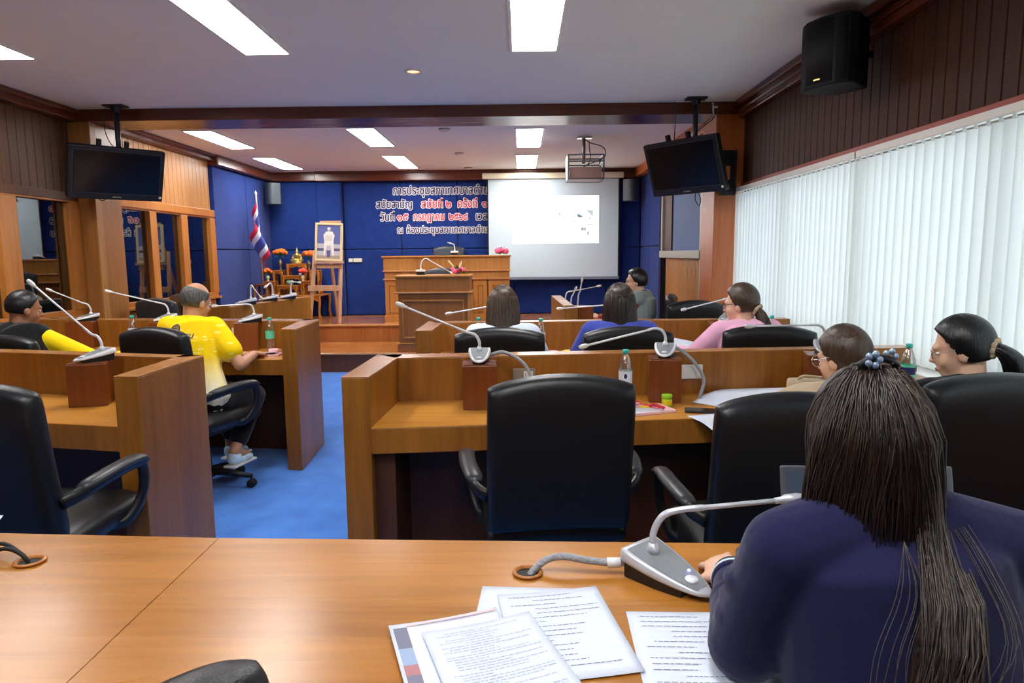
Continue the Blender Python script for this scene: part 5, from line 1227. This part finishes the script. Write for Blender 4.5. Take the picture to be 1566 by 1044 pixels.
def glasses(t, H, mat, r=.0015, w=.024, hgt=.019):
    fr = MB(); ln = MB()
    for s in (-1, 1):
        ring = [H @ Vector((s*.033+w*math.cos(a), .096, .0+hgt*math.sin(a))) for a in [2*math.pi*i/24 for i in range(25)]]
        fr.tube(ring, r, 6); fr.tube([H @ Vector((s*(.033+w), .096, .004)), H @ Vector((s*.080, .085, .006)), H @ Vector((s*.083, .0, .008)), H @ Vector((s*.080, -.02, -.01))], r, 6)
        ln.add([H @ Vector((s*.033+w*math.cos(a), .0955, hgt*math.sin(a))) for a in [2*math.pi*i/24 for i in range(24)]], [tuple(range(24))])
    fr.tube([H @ Vector((-.009, .097, .004)), H @ Vector((0, .099, .007)), H @ Vector((.009, .097, .004))], r, 6)
    o = fr.build('glasses', M[mat], t); ln.build('lenses', M['lens'], o); return o
def hc_(u, v, y, d=.128): return at_y(u, v, y)-Vector((0, 0, d))

def crown_locks(t, H, mat, n, seed, pad=1.17):
    rd = random.Random(seed); paths = []
    for k in range(n):
        ph = rd.uniform(-2.0, 2.0)+math.pi; L = []
        for i in range(6):
            th = .12+i*.26; w = rd.uniform(-.015, .015); s = pad+.01*rd.random()
            L.append(H @ Vector((.076*s*math.sin(th)*math.sin(ph+w), -.012+.094*s*math.sin(th)*math.cos(ph+w), .022+.097*s*math.cos(th))))
        paths.append(L)
    return strands(paths, .0028, .0012, 10).build('crown_locks', M[mat], t)
# man in the black vest, far left
t, H, nb, AR = human('person', 'man with thinning dark hair in a black vest over yellow sleeves at the far left', (-3.0, 4.25), -14, hc_(34, 442, 4.36), (-24, 12, 0), skin='skin_d', top='yellowcloth', vest='blackcloth', arms=[((-.24, .10, .75), (-.14, .34, .80)), ((.27, .13, .80), (.20, .42, .80))])
hair_cap(t, H, 'hair_black', .005, low=-.62, front=.62)
# man in yellow
M['yellowprint'] = None
def yellow_print():
    m, nt, b = _mat('yellow_print_shirt'); N = nt.nodes.new; L = nt.links.new
    tc = N('ShaderNodeTexCoord'); v = N('ShaderNodeTexVoronoi'); v.inputs['Scale'].default_value = 17; v.feature = 'DISTANCE_TO_EDGE'
    v2 = N('ShaderNodeTexVoronoi'); v2.inputs['Scale'].default_value = 17
    w = N('ShaderNodeTexWave'); w.wave_type = 'RINGS'; w.inputs['Scale'].default_value = 14; w.inputs['Distortion'].default_value = 3
    L(tc.outputs['Object'], v2.inputs['Vector']); L(tc.outputs['Object'], w.inputs['Vector'])
    lt = N('ShaderNodeMath'); lt.operation = 'LESS_THAN'; lt.inputs[1].default_value = .30; L(v2.outputs['Distance'], lt.inputs[0])
    gt = N('ShaderNodeMath'); gt.operation = 'GREATER_THAN'; gt.inputs[1].default_value = .5; L(w.outputs['Fac'], gt.inputs[0])
    mu = N('ShaderNodeMath'); mu.operation = 'MULTIPLY'; L(lt.outputs[0], mu.inputs[0]); L(gt.outputs[0], mu.inputs[1])
    sp = N('ShaderNodeSeparateXYZ'); L(tc.outputs['Object'], sp.inputs[0])
    mr = N('ShaderNodeMapRange'); mr.inputs['From Min'].default_value = .64; mr.inputs['From Max'].default_value = .86; L(sp.outputs['Z'], mr.inputs['Value'])
    r = N('ShaderNodeMix'); r.data_type = 'RGBA'; r.inputs['A'].default_value = srgb(228, 224, 196); r.inputs['B'].default_value = srgb(246, 206, 10); L(mr.outputs[0], r.inputs['Factor'])
    r2 = N('ShaderNodeMix'); r2.data_type = 'RGBA'; r2.inputs['B'].default_value = srgb(246, 226, 110); L(mu.outputs[0], r2.inputs['Factor']); L(r.outputs['Result'], r2.inputs['A'])
    L(r2.outputs['Result'], b.inputs['Base Color']); b.inputs['Roughness'].default_value = .85; b.inputs['Specular IOR Level'].default_value = .15
    nz = N('ShaderNodeTexNoise'); nz.inputs['Scale'].default_value = 9; L(tc.outputs['Object'], nz.inputs['Vector']); bp = N('ShaderNodeBump'); bp.inputs['Strength'].default_value = .5; bp.inputs['Distance'].default_value = .02; L(nz.outputs['Fac'], bp.inputs['Height']); L(bp.outputs['Normal'], b.inputs['Normal'])
    return m
M['yellowprint'] = yellow_print(); M['shoeblue'] = plain('blue_white_sneaker', srgb(190, 216, 236), .6, var=.35, vscale=22)
t, H, nb, AR = human('person', 'man in a yellow printed polo shirt leaning over the left desk, seen from behind', (-1.99, 4.24), -14, hc_(298, 431, 4.42), (-16, 20, 0), skin='skin', top='yellowprint', sleeve='short', collar='yellowcloth', shirt_pad=.022,
    arms=[((-.27, .16, .80), (-.10, .42, .80)), ((.20, .06, .79), (.08, .38, .81))], legs=[((-.12, .36, .54), (-.14, .36, .16)), ((.11, .31, .54), (.115, .06, .21))], shoe='shoeblue')
hair_cap(t, H, 'hair_grey', .006, bald=.9); glasses(t, H, 'chrome')
MB().tube([Vector((.13, -.16, .60)), Vector((.17, -.05, .64))], .006, 6).build('shirt_ribbon', M['yellowcloth'], t)
# emblem and line of lettering on the back of the shirt
sp = [c for c in t.children if c.name.startswith('shirt') and 'ribbon' not in c.name][0]
def on_back(o, tgt): s = o.modifiers.new('lie_on', 'SHRINKWRAP'); s.target = tgt; s.wrap_method = 'PROJECT'; s.use_project_y = True; s.use_project_x = False; s.use_project_z = False; s.use_negative_direction = False; s.use_positive_direction = True; s.offset = .003
bc = nb+Vector((.012, 0, -.024))
m = MB(); em = []
for r_, w_ in ((.030, .0035), (.021, .002)):
    n = 32; vs = [(bc.x+rr*math.cos(2*math.pi*k/n), -.40, bc.z+rr*math.sin(2*math.pi*k/n)) for rr in (r_-w_, r_+w_) for k in range(n)]
    m.add(vs, [(k, (k+1) % n, n+(k+1) % n, n+k) for k in range(n)])
for a in (.6, 1.8, 2.8, 4.0, 5.2):
    d = Vector((math.cos(a), 0, math.sin(a))); s_ = Vector((-d.z, 0, d.x))*.003; c0 = Vector((bc.x, -.40, bc.z)); m.add([c0+d*.004+s_, c0+d*.017+s_, c0+d*.017-s_, c0+d*.004-s_], [(0, 1, 2, 3)])
eo = m.build('emblem', M['navyink'], t); on_back(eo, sp)
me = text_mesh('วงกรณฐบ', .012); m = MB(); vv = [p.co for p in me.vertices]; mx = max(p.x for p in vv)
m.add([(bc.x-.07+p.x/mx*.20, -.40, bc.z-.062+p.y*.050+.012*(p.x/mx)) for p in vv], [tuple(p.vertices) for p in me.polygons]); eo = m.build('shirt_lettering', M['navyink'], t); on_back(eo, sp)
# straight-haired woman
t, H, nb, AR = human('person', 'woman with long straight brown hair and white shirt, seen from behind', (-.11, 4.10), 0, hc_(769, 437, 4.22), (-4, 4, 0), top='whitecloth', vox=.009)
hair_cap(t, H, 'hair_brown', .014, vol=.1); hc = H.translation.copy(); crown_locks(t, H, 'hair_brown', 120, 7)
drape(t, hc, [(0, -.035, .100), (0, -.05, .070), (0, -.056, .0), (0, -.072, -.09), (0, -.098, -.20), (.005, -.11, -.31)], [.052, .086, .098, .102, .102, .094], .68, 'hair_brown', 220, 3, .06)
hm = [c for c in t.children if c.name.startswith('hair_mass')][0]; rd = random.Random(31); paths = []
for k in range(130):
    a = math.pi+rd.uniform(-1.2, 1.2); z0 = rd.uniform(-.20, -.08); z1 = -.33+rd.uniform(-.04, .02); yy = lambda z: np.interp(z, [-.31, -.2, -.09, 0], [-.11, -.098, -.072, -.056]); paths.append([hc+Vector((math.sin(a)*.104, yy(z)+math.cos(a)*.073, z)) for z in np.linspace(z0, z1, 5)])
strands(paths, .0030, .0012, 8).build('lighter_hair_ends', M['hair_ash'], hm)
# woman in the blue blazer
t, H, nb, AR = human('person', 'woman with long dark hair in a blue blazer, seen from behind', (.58, 4.10), -4, hc_(947, 434, 4.20), (8, 6, 0), top='bluecloth', shirt_pad=.02)
hair_cap(t, H, 'hair_dk', .014, vol=.1); hc = H.translation.copy(); crown_locks(t, H, 'hair_dk', 120, 8)
drape(t, hc, [(0, -.035, .100), (0, -.048, .070), (0, -.054, .0), (0, -.06, -.08), (.0, -.068, -.16), (.0, -.072, -.24)], [.052, .084, .096, .102, .104, .100], .68, 'hair_dk', 160, 4, .04)
# man in the grey vest
t, H, nb, AR = human('person', 'man with short black hair in a grey vest over a red shirt, facing left', (1.10, 6.80), 66, hc_(973, 410, 6.80), (14, 4, 0), skin='skin_l', top='redcloth', vest='greyvest', collar='blackcloth', arms=[((-.25, .10, .75), (-.14, .38, .80)), ((.26, .12, .76), (.16, .40, .80))])
hair_cap(t, H, 'hair_black', .014, low=-.72, vol=.4); glasses(t, H, 'rubber')
# woman in pink
t, H, nb, AR = human('person', 'woman in a pink shirt with a low brown ponytail and glasses, turned to the left', (1.33, 4.14), 12, hc_(1134, 433, 4.24), (44, 8, 0), skin='skin_l', top='pinkcloth', shirt_pad=.02, arms=[((-.26, .14, .80), (-.20, .40, .82)), ((.27, .10, .78), (.12, .40, .80))])
hair_cap(t, H, 'hair_brown', .012, vol=.3); glasses(t, H, 'rubber', .002); hl = lambda p: H @ Vector(p)
ponytail(t, [hl((-.01, -.095, -.045)), hl((-.012, -.115, -.07)), hl((-.012, -.115, -.07))+Vector((.02, -.01, -.08)), hl((-.012, -.115, -.07))+Vector((.025, .0, -.19))], [.028, .032, .046, .026], 'hair_brown', 'beige', 60, 5)
# woman with a brown bun and beige clothes
t, H, nb, AR = human('person', 'woman with smooth brown hair and glasses, in beige, bent over papers beyond the laptop', (1.10, 2.42), -8, hc_(1292, 497, 2.66), (40, 14, 0), skin='skin_l', top='beige', shirt_pad=.02, arms=[((-.25, .20, .80), (-.15, .44, .81)), ((.25, .16, .80), (.12, .42, .81))])
hair_cap(t, H, 'hair_brown', .012, vol=.2); glasses(t, H, 'chrome', .002, .026, .022)
# woman with the black ponytail
t, H, nb, AR = human('person', 'woman with a low black ponytail and thin glasses, beside the blinds', (1.56, 2.54), 4, hc_(1474, 483, 2.62), (52, 14, 0), skin='skin_l', top='blackcloth', arms=[((-.24, .18, .80), (-.16, .44, .81)), ((.21, .18, .80), (.10, .42, .81))])
hair_cap(t, H, 'hair_black', .014, vol=.3); glasses(t, H, 'chrome')
hl = lambda p: H @ Vector(p)
ponytail(t, [hl((-.02, -.100, -.01)), hl((-.025, -.125, -.025)), hl((-.025, -.135, -.03))+Vector((.035, -.005, -.04)), hl((-.025, -.135, -.03))+Vector((.06, .0, -.12)), hl((-.025, -.135, -.03))+Vector((.06, .0, -.20))], [.024, .030, .044, .046, .030], 'hair_black', 'beige', 70, 6)

# ------------------------------------------------ the long-haired woman in the foreground
t = thing('person', 'long-haired woman in a navy sweater typing at the front table, back to the camera', 'person', (.60, .80, 0), 0)
O = Vector((.60, .80, 0))
hc = at_y(1322, 690, 1.075)-O; hc.z = 1.158
H = Matrix.Translation(hc) @ Matrix.Rotation(math.radians(-4), 4, 'Z') @ Matrix.Rotation(math.radians(-14), 4, 'X')
nb = Vector((-.045, .226, 1.088)); pel = Vector((0, .06, .55))
lsh, rsh = Vector((-.195, .205, 1.014)), Vector((.155, .205, 1.010))
lel, lwr = Vector((-.232, .265, .825)), Vector((-.168, .535, .808)); rel, rwr = Vector((.30, .27, .82)), Vector((.18, .50, .81))
tor = [pel-Vector((0,0,.05)), pel, Vector((-.005, .12, .70)), Vector((-.02, .180, .84)), Vector((-.035, .212, 1.0)), nb-Vector((0,0,.015)), nb+Vector((0,0,.03))]
m = MB(); m.tube(tor, [.15, .165, .140, .155, .150, .075, .050], 20, None, 1, .66, up=(0,1,0)); m.capsule(nb, H @ Vector((0,-.018,-.05)), .054, .052, 14); head_blobs(m, H)
for sd, (s, e, w) in enumerate(((lsh, lel, lwr), (rsh, rel, rwr))):
    m.capsule(nb+Vector((0,0,-.02)), s, .05, .052); m.capsule(s, e, .047, .038); m.capsule(e, w, .038, .026)
    if sd == 0: hand_blobs(m, w+Vector((-.004, .008, .004)), (-.10, 1, -.10), (-.35, 0, 1), 1.25, 1, .95)
    else: hand_blobs(m, w+Vector((0, .008, 0)), (-.35, 1, -.1), (0, 0, 1), .8, -1, .95)
for s in (-1, 1): m.capsule(pel+Vector((s*.09, .02, -.02)), (s*.10, .40, .54), .082, .058); m.capsule((s*.10, .40, .54), (s*.10, .42, .09), .056, .036); m.capsule((s*.10, .42, .09), (s*.10, .55, .045), .034, .026)
remesh(m.build('body', M['skin_l'], t), .0055, 2)
m = MB(); m.tube(tor[:-1], [.175, .185, .172, .184, .180, .095], 24, None, 1, .70, up=(0,1,0))
for sd, (s, e, w) in enumerate(((lsh, lel, lwr), (rsh, rel, rwr))):
    m.capsule(nb+Vector((0,-.01,-.035)), s, .076, .066, 16); m.capsule(s, e, .066, .062, 16); m.capsule(e, e.lerp(w, .55), .060, .050, 16); m.capsule(e.lerp(w, .55), e.lerp(w, .86), .050, .042, 16)
    # folds of the knitted sleeve
    rd = random.Random(4+sd); ax_ = (e-s).normalized()
    for q in range(7):
        c = s.lerp(e, .25+.11*q); u = ax_.orthogonal().normalized(); v = ax_.cross(u); a0 = rd.uniform(0, 6.28)
        m.tube([c+(u*math.cos(a0+k*.22)+v*math.sin(a0+k*.22))*(.066-.002*q)+ax_*(.018*math.sin(k*.35)) for k in range(12)], [.003]+[.010]*10+[.003], 8)
    for q in range(5):
        c = e.lerp(w, .1+.13*q); d2 = (w-e).normalized(); u = d2.orthogonal().normalized(); v = d2.cross(u); a0 = rd.uniform(0, 6.28)
        m.tube([c+(u*math.cos(a0+k*.24)+v*math.sin(a0+k*.24))*(.056-.003*q)+d2*(.012*math.sin(k*.4)) for k in range(11)], [.003]+[.008]*9+[.003], 8)
# folds across the back
for x0, z0, x1, z1, r in ((-.16, .93, -.06, .80, .012), (-.13, .98, -.02, .90, .010), (.14, .95, .05, .80, .012), (.16, .90, .10, .76, .012), (-.15, .86, -.08, .74, .011)):
    yb = lambda z: np.interp(z, [.7, .84, .96], [.12, .185, .225])-.122
    m.tube([Vector((x0+(x1-x0)*k/7, yb(z0+(z1-z0)*k/7)+.14*(abs(x0+(x1-x0)*k/7)/.18)**2*.5+.004, z0+(z1-z0)*k/7)) for k in range(8)], [.002]+[r]*6+[.002], 8)
M['navy'] = cloth('navy_knit', srgb(30, 30, 66), .5, 16)
sw = remesh(m.build('sweater', M['navy'], t), .006, 7)
for e, w in ((lel, lwr), (rel, rwr)):
    d2 = (w-e).normalized(); c = e.lerp(w, .86); cf = MB().tube([c, c+d2*.012, c+d2*.05, c+d2*.055], [.043, .045, .040, .036], 24).build('cuff', M['navy'], sw); MB().tube([c+d2*.020, c+d2*.028], [.0455, .0447], 24).build('white_stripe', M['whitecloth'], cf)
m = MB(); m.tube([nb+Vector((.064*math.cos(a), .056*math.sin(a)+.004, .010-.006*math.sin(a))) for a in [2*math.pi*i/24 for i in range(25)]], .009, 8); m.build('neckband', M['navy'], sw)
m = MB(); m.ell(pel-Vector((0,0,.02)), (.19, .14, .11))
for s in (-1, 1): m.capsule(pel+Vector((s*.09, .02, -.02)), (s*.10, .40, .54), .10, .08); m.capsule((s*.10, .40, .54), (s*.10, .42, .2), .075, .06)
remesh(m.build('skirt', M['blackcloth'], t), .01, 3)
for s in (-1, 1): MB().ell((s*.10, .50, .04), (.045, .11, .038)).build('shoe', M['plastic'], t)
for s in (-1, 1): MB().ell((s*.031, .078, .001), (.013, .010, .008), 10, 8, H).build('eye', M['eye'], t)
MB().ell((0, .096, -.063), (.019, .004, .006), 12, 6, H).build('mouth', M['lip'], t)
# hair: scalp cap, hanging mass, then locks
M['hair_fg'] = hairmat('chestnut_hair', (.008, .0042, .003, 1), (.032, .016, .011, 1), .34); M['hair_fg2'] = hairmat('lighter_locks', (.03, .021, .016, 1), (.11, .082, .062, 1), .36)
cap = hair_cap(t, H, 'hair_fg', .010, low=-.95, vol=.6)
rd = random.Random(12)
def scalp(th, ph):
    """direction on the head: th from the crown down, ph around from the back (0) to the sides (+-pi/2)"""
    d = Vector((math.sin(th)*math.sin(ph), -math.sin(th)*math.cos(ph), math.cos(th))); return hc+Vector((d.x*(.086 if d.x < 0 else .074), d.y*.104-.012, d.z*.112+.022))
crown = hc+Vector((-.004, -.02, .128))
A_, B_ = [], []
def jitter(p, s): return p+Vector((rd.gauss(0, s), rd.gauss(0, s), rd.gauss(0, s*.6)))
for k in range(1150):
    ph = rd.uniform(-1.75, .15); x = math.sin(ph)
    p1 = scalp(rd.uniform(.25, .7), ph); p2 = scalp(1.35, ph)*1.0+Vector((0, -.008, 0))
    # left curtain ending at the collar, tucked forward over the shoulder
    xe = -.112+(x+1)*.120; b2 = abs(min(0, x))**2; p3 = hc+Vector((xe*.90-.006, -.134+.080*b2, -.075)); p4 = hc+Vector((xe*.94-.008, -.148+.078*b2, -.170)); 
    A_.append([jitter(crown.lerp(p1, .35), .004), jitter(p1, .004), jitter(p2, .004), jitter(p3, .006), jitter(p4+Vector((0, .01, -rd.uniform(0, .03))), .008)])
for k in range(1000):
    ph = rd.uniform(-.05, 1.8); x = math.sin(ph)
    p1 = scalp(rd.uniform(.25, .7), ph); p2 = scalp(1.3, ph)+Vector((.004, -.006, 0)); f = rd.random()
    p3 = hc+Vector((.020+.058*x, -.135+.07*x*x, -.075)); p4 = hc+Vector((.012+.056*(x-.5)+rd.gauss(0, .007), -.236+rd.gauss(0, .006)+.02*f, -.165)); p5 = hc+Vector((-.030+.050*(x-.5)+rd.gauss(0, .009), -.278+rd.gauss(0, .006), -.29)); p6 = hc+Vector((-.080+.050*(x-.5)+rd.gauss(0, .010), -.318, -.45-rd.uniform(0, .06)))
    (B_ if rd.random() < .45 and x > .05 else A_).append([jitter(crown.lerp(p1, .35), .004), jitter(p1, .004), jitter(p2, .004), jitter(p3, .005), p4, p5, p6])
# stray wisps right and left of the tail
W_ = []
for k in range(8):
    s = rd.uniform(0, 1); W_.append([hc+Vector((.06+.03*s, -.09, -.06)), hc+Vector((.070+.03*s, -.17, -.12)), hc+Vector((.066+.030*s, -.245, -.19)), hc+Vector((.020+.035*s+rd.gauss(0, .012), -.285, -.27)), hc+Vector((-.02+rd.gauss(0, .018), -.315, -.35))])
for k in range(8):
    s = rd.uniform(0, 1); W_.append([hc+Vector((-.02, -.16, -.09)), hc+Vector((-.01-.05*s, -.20, -.150)), hc+Vector((-.045-.06*s, -.232, -.22)), hc+Vector((-.065-.05*s+rd.gauss(0, .01), -.262, -.30)), hc+Vector((-.09+rd.gauss(0, .02), -.290, -.38))])
strands(A_, .0021, .0009, 14, 4).build('hair_locks', M['hair_fg'], cap)
strands(B_, .0020, .0008, 14, 4).build('lighter_hair_locks', M['hair_fg2'], cap)
strands(W_, .0006, .0003, 16, 4).build('stray_hair_locks', M['hair_fg2'], cap)
m = MB(); m.tube(smooth_path([hc+Vector((.02, -.06, .0)), hc+Vector((.03, -.11, -.085)), hc+Vector((.012, -.188, -.165)), hc+Vector((-.030, -.240, -.29)), hc+Vector((-.080, -.302, -.45))], 16), list(np.interp(np.linspace(0, 4, 17), range(5), [.03, .036, .022, .019, .017])), 16, None, 1, .6, up=(0,1,0)).build('hair_mass', M['hair_fg'], cap)
m = MB(); m.tube(smooth_path([hc+Vector((-.01, -.04, .02)), hc+Vector((-.015, -.07, -.06)), hc+Vector((-.02, -.11, -.145))], 12), list(np.interp(np.linspace(0, 2, 13), range(3), [.062, .064, .052])), 18, None, 1, .62, up=(0,1,0)).build('hair_mass', M['hair_fg'], cap)
# hair clip at the crown
cl_ = MB(); cb = hc+Vector((-.006, -.035, .140))
cl_.tube(smooth_path([cb+Vector((-.030, 0, -.004)), cb+Vector((-.012, -.006, .008)), cb+Vector((.012, -.006, .008)), cb+Vector((.030, 0, -.002))], 14), .006, 8)
co = cl_.build('hair_clip', M['plastic'], t)
m = MB()
for q in range(5): a = q*1.257; m.ell(cb+Vector((-.012+.009*math.cos(a), -.012, .008+.009*math.sin(a))), (.0058, .004, .0058), 8, 6); m.ell(cb+Vector((.016+.008*math.cos(a), -.006, .012+.008*math.sin(a))), (.005, .004, .005), 8, 6)
m.build('clip_gems', plain('blue_grey_gem', srgb(150, 170, 190), .15, metal=.3), co)
